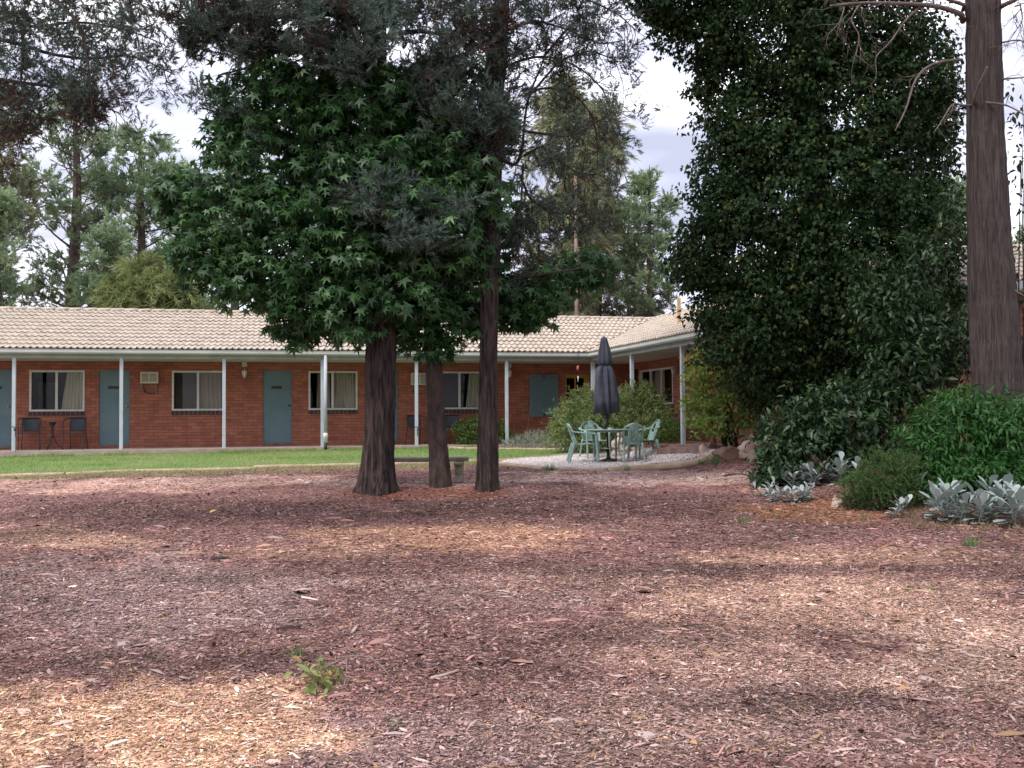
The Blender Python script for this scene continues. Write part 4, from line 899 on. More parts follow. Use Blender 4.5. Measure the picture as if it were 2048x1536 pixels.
# ---- cypress at the right with dead limbs
g0 = hit(1999, 860); g0 = onground(at(1999, 860, 14.6)[0], 14.6)
cyR = thing('cypress_tree', 'tall bare-trunked cypress with grey dead limbs rising behind the lush green bush', 'tree', g0, 0, 'cypresses in the yard'); YR = 14.6
bark_trunk('trunk', rel(cyR, [g0 + (0, 0, -0.1)] + [at(x, y, YR) for x, y in ((1998, 830), (1990, 700), (1984, 580), (1977, 440), (1970, 280), (1967, 120), (1966, -20), (1962, -500))]), np.array([52, 48.5, 46.5, 43.5, 39.5, 35.5, 32.5, 31, 16]) * px2m(YR), M['bark2'], cyR, 10, 0.03, 44, 0.25, (0.10, 0.3), 90)
DEAD = [([(1935, 35), (1900, 19), (1858, 10), (1804, 7), (1721, 5), (1660, 12)], 0.042, 20), ([(1935, 12), (1910, 4), (1880, -6), (1840, -14)], 0.03, 6), ([(1842, 12), (1808, 42), (1783, 83), (1750, 112), (1752, 135)], 0.018, 5), ([(1935, 119), (1905, 119), (1862, 127), (1833, 150), (1820, 188), (1815, 215), (1790, 262)], 0.024, 3),
        ([(1948, 210), (1950, 192), (1960, 165), (1975, 133)], 0.030, 0), ([(1948, 210), (1925, 211), (1905, 205), (1890, 232), (1868, 265)], 0.018, 3), ([(1952, 194), (1972, 206), (1992, 206), (2020, 212), (2052, 232)], 0.022, 3), ([(1998, 159), (2020, 157), (2060, 154)], 0.018, 2), ([(1998, 15), (2025, 2), (2060, -12)], 0.04, 14), ([(2000, 86), (2030, 80), (2060, 84)], 0.014, 8), ([(1720, 6), (1700, 40), (1720, 70), (1712, 110)], 0.012, 8), ([(1690, 10), (1680, 45), (1655, 70)], 0.010, 6), ([(2022, 578), (2035, 584), (2052, 594)], 0.012, 0), ([(2040, 5), (2046, 40), (2020, 80)], 0.012, 10)]
for P, r, nt_ in DEAD:
    q = MB(); P = smooth_path(pxpath(P, YR - 0.1, -0.5), 16)
    if P[0][0] > 0: P[0] = P[0] + (0, 0.15, 0)
    q.tube(P, np.linspace(r, r * 0.4, len(P)), 7, True); twigs(q, P, nt_, 0.5, 0.006, 0.25, 0.9, 0.15); q.V = [v - g0 for v in q.V]; q.build('dead_limb', M['deadwood'], cyR, True)
c = in_px_poly([(1400, -900), (2300, -900), (2300, -130), (1700, -130)], 110, YR, 1.0)  # crown wholly above the view, put in for the shade it casts
pos = clumps(c, 2, 0.25); scat_obj('crown', plumes(CYT, pos - g0, rng.uniform(1, 1.8, len(pos)), rng.uniform(0.2, 1, len(pos))), M['cy_leaf'], cyR)

# ---- tree beyond the left edge whose boughs hang into the view
g0 = onground(-6.9, 10.5)
cyL = thing('cypress_tree', 'cypress whose twiggy grey-green boughs hang in over the long roof', 'tree', g0, 0, 'cypresses in the yard')
bark_trunk('trunk', rel(cyL, [g0 + (0, 0, -0.1), g0 + (0, 0, 1.5), g0 + (0.1, 0, 4), g0 + (0.1, 0.1, 8)]), [0.33, 0.28, 0.22, 0.08], M['bark'], cyL, 9, 0.05, 32, 1.0, (0.2, 0.3), 40)
endsL = []
for b_ in ([(-420, -40), (-200, -30), (-40, 20), (60, 60), (150, 40), (260, 60), (330, 90)], [(-420, 10), (-150, 60), (20, 80), (100, 110), (190, 120), (260, 105), (350, 150)], [(-420, 60), (-200, 120), (-60, 150), (40, 165), (120, 175), (200, 200), (230, 225)], [(-420, -80), (-100, -60), (80, -20), (160, 40), (175, 110), (180, 170), (185, 220)], [(-420, 80), (-160, 180), (-40, 200), (20, 230), (60, 235)], [(-400, -100), (0, -60), (200, -30), (290, 10), (300, 45)], [(-420, -20), (-60, 30), (40, 20), (48, 100), (40, 170), (55, 200)]):
    q = MB(); P = smooth_path(pxpath(b_, 10.4, rng.uniform(-0.7, 0.9)), 22); q.tube(P, np.linspace(0.03, 0.006, len(P)), 6, False); twigs(q, P, 22, 0.42, 0.0055, 0.2, 1.0, 0.35, endsL); q.V = [v - g0 for v in q.V]; q.build('branch', M['twig'], cyL, True)
c = np.vstack([in_px_poly([(-60, -40), (290, -40), (300, 40), (250, 90), (350, 150), (330, 175), (300, 150), (220, 130), (255, 200), (220, 235), (190, 220), (150, 165), (60, 190), (20, 165), (-60, 200)], 85, 10.4, 0.45), in_px_poly([(-60, 150), (50, 190), (75, 260), (30, 290), (0, 330), (-60, 330)], 30, 10.6, 0.3), in_px_poly([(135, 190), (205, 195), (200, 230), (150, 232)], 8, 10.3, 0.1)])
br_ = np.zeros(len(c)); br_[85:] = -0.35
E = np.array(endsL); E = E[rng.permutation(len(E))[:190]]
pos = np.vstack([clumps(c, 2, 0.06), clumps(E, 1, 0.02)]); tb = np.concatenate([np.repeat(br_, 2), np.zeros(len(E))])
scat_obj('crown', plumes(CYS, pos - g0, rng.uniform(0.7, 1.3, len(pos)), np.clip(rng.normal(0.5, 0.2, len(pos)) + tb + (vnoise(pos[:, 0], pos[:, 2], 0.25, 79) - 0.55) * 0.9, 0, 1)), M['cy_leaf'], cyL)

# ---- creeper-smothered tree
g0 = onground(at(1640, 900, 18.6)[0], 18.6)
iv = thing('creeper_tree', 'tall tree smothered in dark glossy creeper leaves, overhanging the rockery', 'tree', g0)
bark_trunk('trunk', rel(iv, [g0 + (0, 0, -0.1), at(1645, 700, 18.6), at(1630, 400, 18.6), at(1600, 100, 18.6), at(1590, -250, 18.6)]), [0.42, 0.36, 0.3, 0.24, 0.1], M['bark'], iv, 8, 0.05, 24, 0.5, None, 40)
IB = [(1370, 0, 100, 60), (1420, 70, 70, 70), (1460, 150, 75, 60), (1560, 60, 150, 110), (1720, 60, 130, 110), (1810, 150, 95, 120), (1690, 220, 180, 130), (1530, 250, 115, 100), (1480, 330, 85, 70), (1800, 330, 105, 130), (1640, 380, 200, 130), (1450, 420, 75, 60), (1500, 500, 130, 90), (1405, 500, 62, 55), (1380, 545, 42, 40), (1700, 520, 190, 130), (1840, 480, 80, 120), (1540, 620, 140, 90), (1460, 610, 60, 60), (1480, 690, 85, 55), (1600, 720, 130, 80), (1740, 660, 130, 90), (1850, 640, 80, 110), (1540, 770, 70, 50), (1650, 760, 90, 50), (1330, 55, 28, 45), (1405, 180, 32, 18), (1432, 245, 26, 32), (1300, -20, 60, 50), (1600, -60, 250, 80), (1880, 240, 40, 70)]
blobs = [(x, y, rx, ry, 18.3 + rng.normal(0, 0.15) + (0.3 if y > 700 else 0), 0.85) for x, y, rx, ry in IB]
pos, od = crown_pts(blobs, 21000, 0.36); pos2, od2 = rosettes(pos, od, 8, 0.12)
tn = np.clip(rng.normal(0.42, 0.17, len(pos2)) + np.repeat((rng.uniform(0, 1, len(pos)) < 0.06) * 0.55, 8), 0, 1)
scat_obj('crown', [leaves(IVY_V, IVY_F, pos2 - g0, od2, 0.076, 0.75, 0.65, 0.3, tn)], M['ivy_leaf'], iv)
# ---- leafy shrubs about the rockery
def shrub(name, label, cat, base, blobs, n, per, tpl, size, mat, stems=5, spread=0.1, droop=0.5, jit=0.6, tint=None, group=None, inner=0.3, stem_mat='twig', part='foliage'):
    o = thing(name, label, cat, base, 0, group); g = np.array(o.location)
    q = MB()
    for _ in range(stems):
        b = blobs[rng.integers(0, len(blobs))]; e = at(b[0], b[1], b[4]); s = g + np.array([rng.normal(0, 0.06), rng.normal(0, 0.06), -0.03]); P = smooth_path([s, s * 0.5 + e * 0.5 + rng.normal(size=3) * 0.06 + (0, 0, 0.1), e], 8) - g
        q.tube(P, np.linspace(0.018, 0.006, 8), 5, False)
    q.build('stem', M[stem_mat], o, True)
    pos, od = crown_pts(blobs, n, inner)
    gzv = gz(pos[:, 0], pos[:, 1]); k = pos[:, 2] > gzv - 0.02; pos, od = pos[k], od[k]
    p2, o2 = rosettes(pos, od, per, spread); t = tint(p2) if tint else None
    scat_obj(part, [leaves(tpl[0], tpl[1], p2 - g, o2, size, droop, jit, 0.28, t)], mat, o); return o
b = hit(1640, 965)
shrub('broadleaf_shrub', 'spreading broad-leaved shrub under the creeper tree, above the silver plants', 'shrub', onground(b[0], b[1] + 0.5), [(x, y, rx, ry, b[1] + dy) for x, y, rx, ry, dy in ((1595, 920, 70, 48, .3), (1690, 850, 105, 75, .7), (1775, 825, 60, 58, .9), (1650, 885, 95, 62, .5), (1560, 945, 48, 32, .1), (1740, 790, 90, 40, 1.0), (1610, 850, 60, 50, .7), (1560, 880, 50, 50, .7), (1530, 955, 30, 30, .2), (1720, 910, 80, 50, .5))], 1500, 6, (LEAF_V, LEAF_F), 0.115, M['shrub_leaf'], 7, 0.08)
shrub('broadleaf_shrub', 'tall loose broad-leaved shrub climbing between the creeper tree and the bare trunk', 'shrub', onground(at(1850, 850, 16.4)[0], 16.4), [(x, y, rx, ry, 16.4 + dy) for x, y, rx, ry, dy in ((1850, 670, 90, 75, 0), (1800, 720, 80, 58, -.2), (1850, 520, 40, 60, .2), (1770, 600, 75, 70, 0), (1905, 430, 26, 60, .3), (1870, 760, 70, 50, 0), (1920, 690, 50, 70, 0))], 1000, 6, (LEAF_V, LEAF_F), 0.115, M['shrub_leaf'], 8, 0.12)
shrub('vine', 'loose dark vine leaves trailing up beside the bare-trunked cypress against the sky', 'vine', onground(at(2045, 860, 15.4)[0], 15.4), [(x, y, rx, ry, 15.4) for x, y, rx, ry in ((2045, 210, 26, 50), (2042, 330, 24, 50), (2040, 420, 30, 60), (2035, 520, 26, 40), (2060, 600, 40, 60), (2044, 280, 20, 60), (2055, 700, 40, 90))], 120, 4, (LEAF_V, LEAF_F), 0.10, M['shrub_leaf'], 6, 0.10)
b = hit(1940, 1015)
def greenish(p): return np.clip(rng.normal(0.5, 0.2, len(p)), 0, 1)
shrub('lush_bush', 'lush bright green bush of narrow drooping leaves at the foot of the bare trunk', 'bush', onground(b[0], b[1] + 0.7), [(x, y, rx, ry, b[1] + dy) for x, y, rx, ry, dy in ((1950, 890, 110, 85, .7), (1895, 850, 60, 48, .8), (2040, 880, 90, 80, .7), (1860, 925, 46, 55, .5), (1960, 955, 115, 45, .3), (1920, 800, 45, 30, .9), (1880, 970, 50, 30, .3), (2060, 960, 70, 50, .3))], 2100, 8, (DIA_V, DIA_F), 0.105, M['lush_leaf'], 9, 0.06, 0.75, 0.5, greenish)
b = hit(1765, 1026)
o = thing('juniper_bush', 'low feathery juniper sprawling between the two drifts of silver plants', 'bush', onground(b[0], b[1] + 0.35)); g = np.array(o.location)
pos, od = crown_pts([(x, y, rx, ry, b[1] + .35) for x, y, rx, ry in ((1770, 965, 52, 45), (1735, 995, 42, 30), (1800, 945, 34, 30), (1760, 1010, 60, 20), (1790, 990, 40, 35))], 1500, 0.35)
JT = [tuft(26, 0.13, 0.008, 0.5, 0.08, 0.7, 0.6) for _ in range(3)]
JV = [(-0.03, 0, 0), (0.03, 0, 0), (0, 1, 0)]
d = od * .7 + rng.normal(size=pos.shape) * .5; d[:, 2] += .45; d /= np.linalg.norm(d, axis=1)[:, None]; L_ = rng.uniform(.10, .30, len(pos)); nn = 22
t_ = np.linspace(0, 1, nn); PP = pos[:, None, :] + d[:, None, :] * (t_[None, :, None] * L_[:, None, None]); PP[:, :, 2] -= (t_ ** 2)[None] * L_[:, None] * .45; PP = PP.reshape(-1, 3); DD = np.repeat(d, nn, 0) + rng.normal(size=PP.shape) * .55
tj = np.repeat(np.clip(rng.normal(.55, .2, len(pos)) - (pos[:, 2] < g[2] + .12) * .45, 0, 1), nn)
scat_obj('foliage', [scatter(JV, BLADE_F, PP - g, frames(DD, rdir(len(PP))), np.stack([np.full(len(PP), .15), np.full(len(PP), .05), np.full(len(PP), .05)], 1), tj)], M['juniper'], o)
q = MB()
for _ in range(16):
    e = pos[rng.integers(0, len(pos))]; q.tube(smooth_path([g, g * .5 + e * .5 + (0, 0, .06), e], 6) - g, np.linspace(0.01, 0.004, 6), 4, False)
q.build('stem', M['deadwood'], o)
# driftwood stump, dry grass
b = hit(1655, 968); q = MB(); P = smooth_path([b + (0.02, 0.1, -0.05), at(1648, 945, b[1] + .1), at(1640, 928, b[1] + .1), at(1620, 906, b[1] + .15)], 9); q.tube(P, [0.09, 0.085, 0.075, 0.07, 0.06, 0.055, 0.045, 0.04, 0.02], 9, True); q.tube(smooth_path([P[4], at(1656, 920, b[1]), at(1660, 912, b[1])], 4), [0.03, 0.02, 0.015, 0.006], 6); tag(q.build('driftwood', M['bark'], None, True), 'gnarled grey driftwood stump leaning among the silver plants', 'driftwood')
p = rand_in([(q_[0], q_[1]) for q_ in P_([(1790, 1040), (1850, 1062), (2060, 1068), (2060, 1040), (1900, 1020), (1800, 1015)])], 1800); tag(scat_obj('dry_grass', [blades(p, 0.11, 0.008, 1.1)], M['straw']), 'straw-coloured dry grass and stalks around the silver plants', 'dry grass', kind='stuff')

# silver plants: paddle leaves in rosettes on short stems
PAD_V = [(0, 0, 0), (0.08, 0.3, 0.02), (0.20, 0.62, 0.04), (0.17, 0.88, 0.0), (0, 1, -0.04), (-0.17, 0.88, 0.0), (-0.20, 0.62, 0.04), (-0.07, 0.3, 0.02), (0, 0.3, -0.01), (0, 0.65, -0.02)]
PAD_F = [(0, 1, 8), (0, 8, 7), (8, 1, 2), (8, 2, 9), (8, 9, 6), (8, 6, 7), (9, 2, 3), (9, 3, 4), (9, 4, 5), (9, 5, 6)]
def silver_proto(nst, h, seed):
    Vs = []; q = MB()
    r = np.random.default_rng(seed)
    for s in range(nst):
        a = r.uniform(0, 6.28); d = np.array([math.cos(a), math.sin(a), 0]) * r.uniform(0.06, 0.16); hh = h * (r.uniform(0.45, 0.85) if s else 0.85)
        P = smooth_path([(0, 0, -0.02), d * 0.6 + (0, 0, hh * 0.4), d * 1.5 + (0, 0, hh * 0.7)], 6); q.tube(P, np.linspace(0.009, 0.006, 6), 5, False)
        nl = 11; t = np.linspace(0.05, 1, nl); pos = np.stack([np.interp(t, np.linspace(0, 1, 6), P[:, i]) for i in range(3)], 1)
        az = np.arange(nl) * 2.4 + r.uniform(0, 6) + r.normal(0, .3, nl); el = -0.05 + 1.0 * t ** 1.6 + r.normal(0, .15, nl)
        tip = np.stack([np.cos(az) * np.cos(el), np.sin(az) * np.cos(el), np.sin(el)], 1); nr = np.stack([-np.cos(az) * np.sin(el), -np.sin(az) * np.sin(el), np.cos(el)], 1)
        Vs.append(scatter(PAD_V, PAD_F, pos, frames(tip, nr), h * 0.47 * r.uniform(0.75, 1.1, nl), r.uniform(0, 1, nl)))
    return q, Vs
SP = [(1525, 992, 40, 2, 'smallest silver-leaved plant at the tip of the rockery by the reddish stones'), (1552, 1003, 42, 3, 'little silver-leaved plant on the mulch edge below the broadleaf shrub'), (1585, 1004, 46, 3, 'low silver-leaved plant in the front row below the broadleaf shrub'), (1614, 1002, 44, 3, 'silver-leaved plant in the front row straight below the driftwood stump'), (1588, 975, 50, 4, 'silver-leaved plant in the second row under the broadleaf shrub'), (1625, 972, 56, 4, 'silver-leaved plant half covering the foot of the driftwood stump'), (1656, 965, 50, 3, 'silver-leaved plant just beside the driftwood stump'), (1682, 966, 68, 3, 'upright silver-leaved plant between driftwood stump and juniper'), (1786, 1034, 44, 2, 'small pale silver-leaved plant touching the juniper in the dry grass'), (1812, 1012, 62, 4, 'tall thin silver-leaved plant behind the dry grass next to the juniper'), (1855, 985, 50, 2, 'silver-leaved sprig poking out of the lush bush'), (1892, 1042, 92, 4, 'large silver-leaved plant with broad paddles below the lush bush'), (1918, 1046, 60, 3, 'silver-leaved plant nestled against the largest paddle-leaved one'), (1958, 1048, 74, 4, 'full silver-leaved plant with upturned paddles, second from the picture edge'), (1982, 1030, 84, 3, 'silver-leaved plant rising behind the full one near the picture edge'), (2028, 1052, 92, 4, 'tallest bushy silver-leaved plant cut off by the picture edge')]
protos = {}
for i, (px, py, h, ns, lab) in enumerate(SP):
    b = hit(px, py); s = b[1] / FPX; ns = ns + 1; o = thing('silver_plant', lab, 'plant', b, rng.uniform(0, 6.28), 'silver-leaved plants of the rockery'); 
    q, Vs = silver_proto(ns, h * s * (1.12 if px > 1700 else 0.95), 100 + i); o.rotation_euler = (rng.normal(0, .14), rng.normal(0, .14), rng.uniform(0, 6.28)); q.build('stem', M['steel_grey'], o, True)
    scat_obj('leaves', Vs, M['silver_leaf'], o)

# ---- rocks
def rock(label, px, py, w, h, d, mat, seed, cut=0.5, group=None):
    r = np.random.default_rng(seed); b = hit(px, py); s = b[1] / FPX
    bm = bmesh.new(); bmesh.ops.create_icosphere(bm, subdivisions=4, radius=1)
    pl = [(rd, r.uniform(0.55, 0.9)) for rd in (r.normal(size=(11, 3)))]
    for v in bm.verts:
        p = np.array(v.co)
        for n_, c in pl:
            n_ = n_ / np.linalg.norm(n_); k = p @ n_
            if k > c: p = p - n_ * (k - c) * 0.92
        p = p * (1 + 0.05 * math.sin(p[0] * 9 + seed) * math.sin(p[1] * 8) + 0.035 * math.sin(p[2] * 13 + p[0] * 11))
        v.co = Vector((p[0] * w * s * 0.53, p[1] * d * s * 0.53, (p[2] + 0.45) * h * s * 0.60))
    me = bpy.data.meshes.new('rock'); bm.to_mesh(me); bm.free(); me.polygons.foreach_set("use_smooth", np.ones(len(me.polygons), bool))
    o = link('rock', me, M[mat], None, [float(x) for x in b + np.array([0, 0.15, -0.03])]); return tag(o, label, 'rock', group)
rock('brown flat-topped rock between the gravel patio and the pale boulder', 1456, 919, 62, 36, 40, 'rock_brown', 3)
rock('large pale cream boulder at the end of the garden bed', 1503, 918, 82, 48, 50, 'rock_pale', 8)
rock('small grey stone where the patio edging ends, in the weeds', 1426, 921, 26, 22, 20, 'rock_pale', 12)
rock('whitish stone at the foot of the leaning pole', 1412, 910, 26, 32, 20, 'rock_pale', 14)
rock('small reddish stone at the tip of the rockery', 1496, 988, 24, 16, 20, 'rock_red', 21)
rock('reddish stone behind the smallest silver plant', 1528, 990, 34, 24, 24, 'rock_red', 22)
rock('pale stone tucked against the juniper in leaf litter', 1682, 1016, 32, 34, 26, 'rock_pale', 25)
rock('pinkish stone above the juniper on the mound', 1742, 950, 34, 26, 26, 'rock_red', 27)
rock('red-brown rock on top of the mound between shrub and lush bush', 1795, 925, 40, 30, 30, 'rock_red', 28)

# ---- edging logs
def edging(label, p0, p1, r=0.055, mat='log', up=0.0, group='log edging of lawn and patio'):
    a, b = hit(p0[0], p0[1] + 2), hit(p1[0], p1[1] + 2); q = MB(); n = 9; P = np.linspace(a, b, n); P[:, 2] = gz(P[:, 0], P[:, 1]) + up
    P[:, 2] = P[0, 2] + (P[-1, 2] - P[0, 2]) * np.linspace(0, 1, n) * 0.5 + (P[:, 2] - P[0, 2]) * 0.5; c = P.mean(0)
    d = (P[1] - P[0]) * 0.05
    P = np.vstack([P[:1] + d * 0.0, P[:1] + d, P[1:-1], P[-1:] - d, P[-1:]]); R = np.full(len(P), r); R[0] = R[-1] = r * 0.88
    R = R * (1 + rng.normal(0, 0.03, len(R)))
    q.tube(P - c, R, 14, True); o = q.build('edging_log', M[mat], None, True); o.location = [float(v) for v in c]
    return tag(o, label, 'log', group)
edging('dark edging log along the lawn at the picture edge', (-110, 955), (128, 948)); edging('edging log of the lawn front, next one after the log at the picture edge', (132, 948), (268, 942))
edging('long pale edging log of the lawn front, opposite the second door', (270, 942), (512, 937)); edging('raised edging log of the lawn front running up to the thick cypress', (508, 934), (735, 929), 0.06)
edging('edging log glimpsed under the curved bench', (738, 929), (934, 923)); edging('edging log of the lawn between bench and straight cypress', (936, 922), (994, 921)); edging('short edging log between lawn and gravel patio, nearest the straight cypress', (996, 921), (1034, 917), 0.05); edging('edging log between lawn and gravel patio, middle one', (1036, 917), (1090, 914), 0.05); edging('edging log between lawn and gravel patio, running behind the green chairs', (1092, 914), (1160, 906), 0.05)
edging('patio front log starting at the straight cypress', (996, 926), (1088, 937), 0.06); edging('patio front log below the nearest green chair', (1092, 937), (1212, 939), 0.055); edging('long grey patio front log beside the mulch, opposite the sleepers', (1216, 939), (1420, 914), 0.075)
edging('garden edging log starting at the verandah post with a tap', (844, 891), (929, 897), 0.06); edging('garden edging log in front of the round hedge bush', (931, 897), (996, 897), 0.06); edging('garden edging log in front of the grey lavender clump', (998, 897), (1120, 898), 0.05); edging('thick garden edging log behind the green chairs', (1124, 898), (1212, 900), 0.075); edging('garden edging log below the big arching bush', (1214, 900), (1285, 897), 0.065)
def sleeper(label, p0, p1, h):
    a, b = hit(*p0), hit(*p1); c = (a + b) / 2; L_ = np.linalg.norm((b - a)[:2]); q = MB(); q.box(-L_ / 2, L_ / 2, -0.1, 0.1, -0.08, h); o = q.build('timber_sleeper', M['sleeper'], None, bevel=0.012)
    o.location = [float(v) for v in c]; o.rotation_euler = (0, math.asin((b - a)[2] / np.linalg.norm(b - a)) * -1, math.atan2(b[1] - a[1], b[0] - a[0])); return tag(o, label, 'sleeper', 'old timber sleepers at the patio')
sleeper('lower weathered timber sleeper at the back of the gravel patio', (1322, 905), (1412, 903), 0.10); sleeper('upper weathered timber sleeper set behind the lower one', (1345, 899), (1425, 896), 0.10)
a = hit(1410, 905); q = MB(); q.tube([a, at(1438, 850, a[1] + 0.35)], 0.013, 8); tag(q.build('wooden_pole', M['pole'], None, True), 'thin wooden pole leaning into the orange-tipped shrub', 'pole')

# ---- garden bushes by the building
b = hit(965, 893); shrub('hedge_bush', 'rounded clipped green bush in front of the brick wall behind the straight cypress', 'bush', onground(b[0], b[1] + 0.5), [(965, 864, 50, 28, b[1] + .5), (940, 868, 30, 25, b[1] + .4), (990, 868, 28, 24, b[1] + .4)], 1500, 5, (LEAF_V, LEAF_F), 0.06, M['hedge_leaf'], 5, 0.05, 0.0)
b = hit(1230, 898); AR = [(x, y, rx, ry, b[1] + dy) for x, y, rx, ry, dy in ((1175, 846, 44, 40, .3), (1240, 842, 48, 42, .4), (1295, 846, 32, 38, .3), (1150, 862, 36, 30, .1), (1320, 862, 24, 32, 0), (1210, 866, 70, 30, -.1), (1265, 806, 42, 22, .5), (1175, 808, 24, 18, .5), (1275, 868, 50, 28, -.1), (1300, 806, 18, 20, .5))]
def sprays(o, cent, outd, L_, nsub, leaf, mat, name='foliage', arch=0.5, tint=None, w=0.30):
    """arching sprigs, each set with small leaves along its length"""
    g = np.array(o.location); n = len(cent); d = outd * 0.8 + rng.normal(size=(n, 3)) * 0.35; d[:, 2] += 0.55; d /= np.linalg.norm(d, axis=1)[:, None]
    t = np.linspace(0.1, 1, nsub)[None, :, None]; Ln = (L_ * rng.uniform(0.6, 1.3, n))[:, None, None]
    P = cent[:, None, :] + d[:, None, :] * t * Ln; P[:, :, 2] -= (arch * t[..., 0] ** 2 * Ln[..., 0]) * 0.8
    P = P.reshape(-1, 3); D = np.repeat(d, nsub, 0); m = len(P)
    tip = D * 0.8 + rng.normal(size=(m, 3)) * 0.6; nr = rdir(m, 0.9)
    tv = DIA_V
    tt = np.repeat(np.clip(rng.normal(0.5, 0.22, n), 0, 1), nsub) + rng.normal(0, 0.08, m) if tint is None else np.repeat(tint, nsub)
    return scat_obj(name, [scatter(tv, DIA_F, P - g, frames(tip, nr), leaf * rng.uniform(0.6, 1.3, m), np.clip(tt, 0, 1))], mat, o)
o = thing('arching_bush', 'big loose bush of arching light green sprigs behind the table and umbrella', 'bush', onground(b[0], b[1] + .3)); pos, od = crown_pts(AR, 3600, 0.35); k = pos[:, 2] > gz(pos[:, 0], pos[:, 1]); sprays(o, pos[k], od[k], 0.42, 12, 0.09, M['arch_leaf'])
q = MB()
for _ in range(10):
    e = pos[rng.integers(0, len(pos))]; g = np.array(o.location); q.tube(smooth_path([(0, 0, 0), (e - g) * 0.5 + (0, 0, 0.1), e - g], 6), np.linspace(0.02, 0.006, 6), 5, False)
q.build('stem', M['twig'], o)
b2 = onground(at(1342, 890, 23.3)[0], 23.3); o = thing('dark_bush', 'small dark-based bush with bright low sprigs beside the corner of the arching bush', 'bush', b2); pos, od = crown_pts([(1335, 868, 16, 22, b2[1]), (1318, 872, 30, 14, b2[1] - .2), (1350, 860, 14, 10, b2[1])], 330, 0.3); sprays(o, pos, od, 0.22, 8, 0.07, M['hedge_leaf'])
b = hit(1065, 898); o = thing('lavender_clump', 'low grey-green lavender clump in front of the blue shutter', 'plant', onground(b[0], b[1] + .3)); g = np.array(o.location)
pos, od = crown_pts([(1070, 886, 55, 12, b[1] + .3), (1040, 890, 35, 9, b[1] + .3), (1105, 886, 30, 13, b[1] + .3), (1080, 874, 30, 9, b[1] + .5)], 1500, 0.3); n = len(pos)
scat_obj('foliage', [scatter(BLADE_V, BLADE_F, pos - g, frames(od * .5 + rng.normal(size=(n, 3)) * .4 + (0, 0, .7), rdir(n)), np.stack([np.full(n, 0.16), np.full(n, .16), np.full(n, .16)], 1), rng.uniform(0, 1, n))], M['grey_leaf'], o)
p = rand_in([q_[:2] for q_ in P_([(1020, 890), (1130, 892), (1130, 884), (1040, 880)])], 700); tag(scat_obj('tall_grass', [blades(p, 0.32, 0.012, 0.35)], M['straw']), 'thin tall dry grass behind the lavender clump', 'grass', kind='stuff')
# thin rose-like plant before the shutter
b = hit(1052, 890); o = thing('climbing_rose', 'thin straggly rose stem in front of the blue shutter', 'plant', onground(b[0], b[1] + .4)); g = np.array(o.location); q = MB(); P = smooth_path([g, at(1056, 850, g[1]), at(1060, 815, g[1]), at(1064, 795, g[1])], 10); q.tube(P - g, np.linspace(.012, .005, 10), 5, False); q.build('stem', M['pole'], o)
pos = np.array([at(x + rng.normal(0, 5), y + rng.normal(0, 4), g[1]) for x, y in ((1050, 812), (1062, 806), (1066, 818), (1064, 797), (1054, 826), (1068, 830), (1064, 840), (1049, 815)) for _ in range(5)]); scat_obj('leaves', [leaves(LEAF_V, LEAF_F, pos - g, rdir(len(pos)), .085, .3)], M['arch_leaf'], o)
# strappy plant in front of the yellow door
b = hit(1155, 893); o = thing('strappy_plant', 'tuft of long strappy green leaves in front of the yellow door', 'plant', onground(b[0], b[1] + .9)); g = np.array(o.location); Vs = []
for _ in range(26):
    a = rng.uniform(0, 6.28); L_ = rng.uniform(0.9, 1.5); P = np.array([(math.cos(a) * r_ * .55 * L_, math.sin(a) * r_ * .55 * L_, L_ * (r_ * 1.15 - .28 * r_ ** 2.5)) for r_ in np.linspace(0, 1, 7)]); Vs.append(P)
q = MB()
for P in Vs: q.tube(P, np.linspace(.016, .004, 7), 3, False, (1, .3))
me = q.build('leaves', M['weed'], o)
# orange-tipped shrub
b = hit(1462, 894); OR = [(x, y, rx, ry, b[1] - .3 + dy) for x, y, rx, ry, dy in ((1425, 765, 40, 55, 0), (1455, 815, 50, 55, 0), (1402, 735, 26, 36, .1), (1488, 795, 24, 50, 0), (1420, 845, 42, 22, -.2), (1395, 800, 22, 50, .2), (1470, 760, 40, 28, 0))]
o = thing('orange_shrub', 'open shrub with orange-tipped new growth in front of the side verandah', 'shrub', onground(b[0], b[1] + .2)); g = np.array(o.location); pos, od = crown_pts(OR, 620, 0.35)
top = np.clip((pos[:, 2] - g[2] - 0.9) / 1.2, 0, 1); p2, o2 = rosettes(pos, od, 7, .09); scat_obj('foliage', [leaves(LEAF_V, LEAF_F, p2 - g, o2, .10, .1, .6, .3, np.clip(rng.normal(.40, .2, len(p2)) + np.repeat(top * .25 * rng.uniform(0, 2, len(pos)), 7), 0, 1))], M['orange_leaf'], o)
q = MB()
for _ in range(18):
    e = pos[rng.integers(0, len(pos))]; s = rng.normal(size=3) * .10; s[2] = -.04; q.tube(smooth_path([s, (e - g) * .45 + s * .6 + (0, 0, .2), e - g], 7), np.linspace(.022, .006, 7), 5, False)
q.build('stem', M['twig'], o)

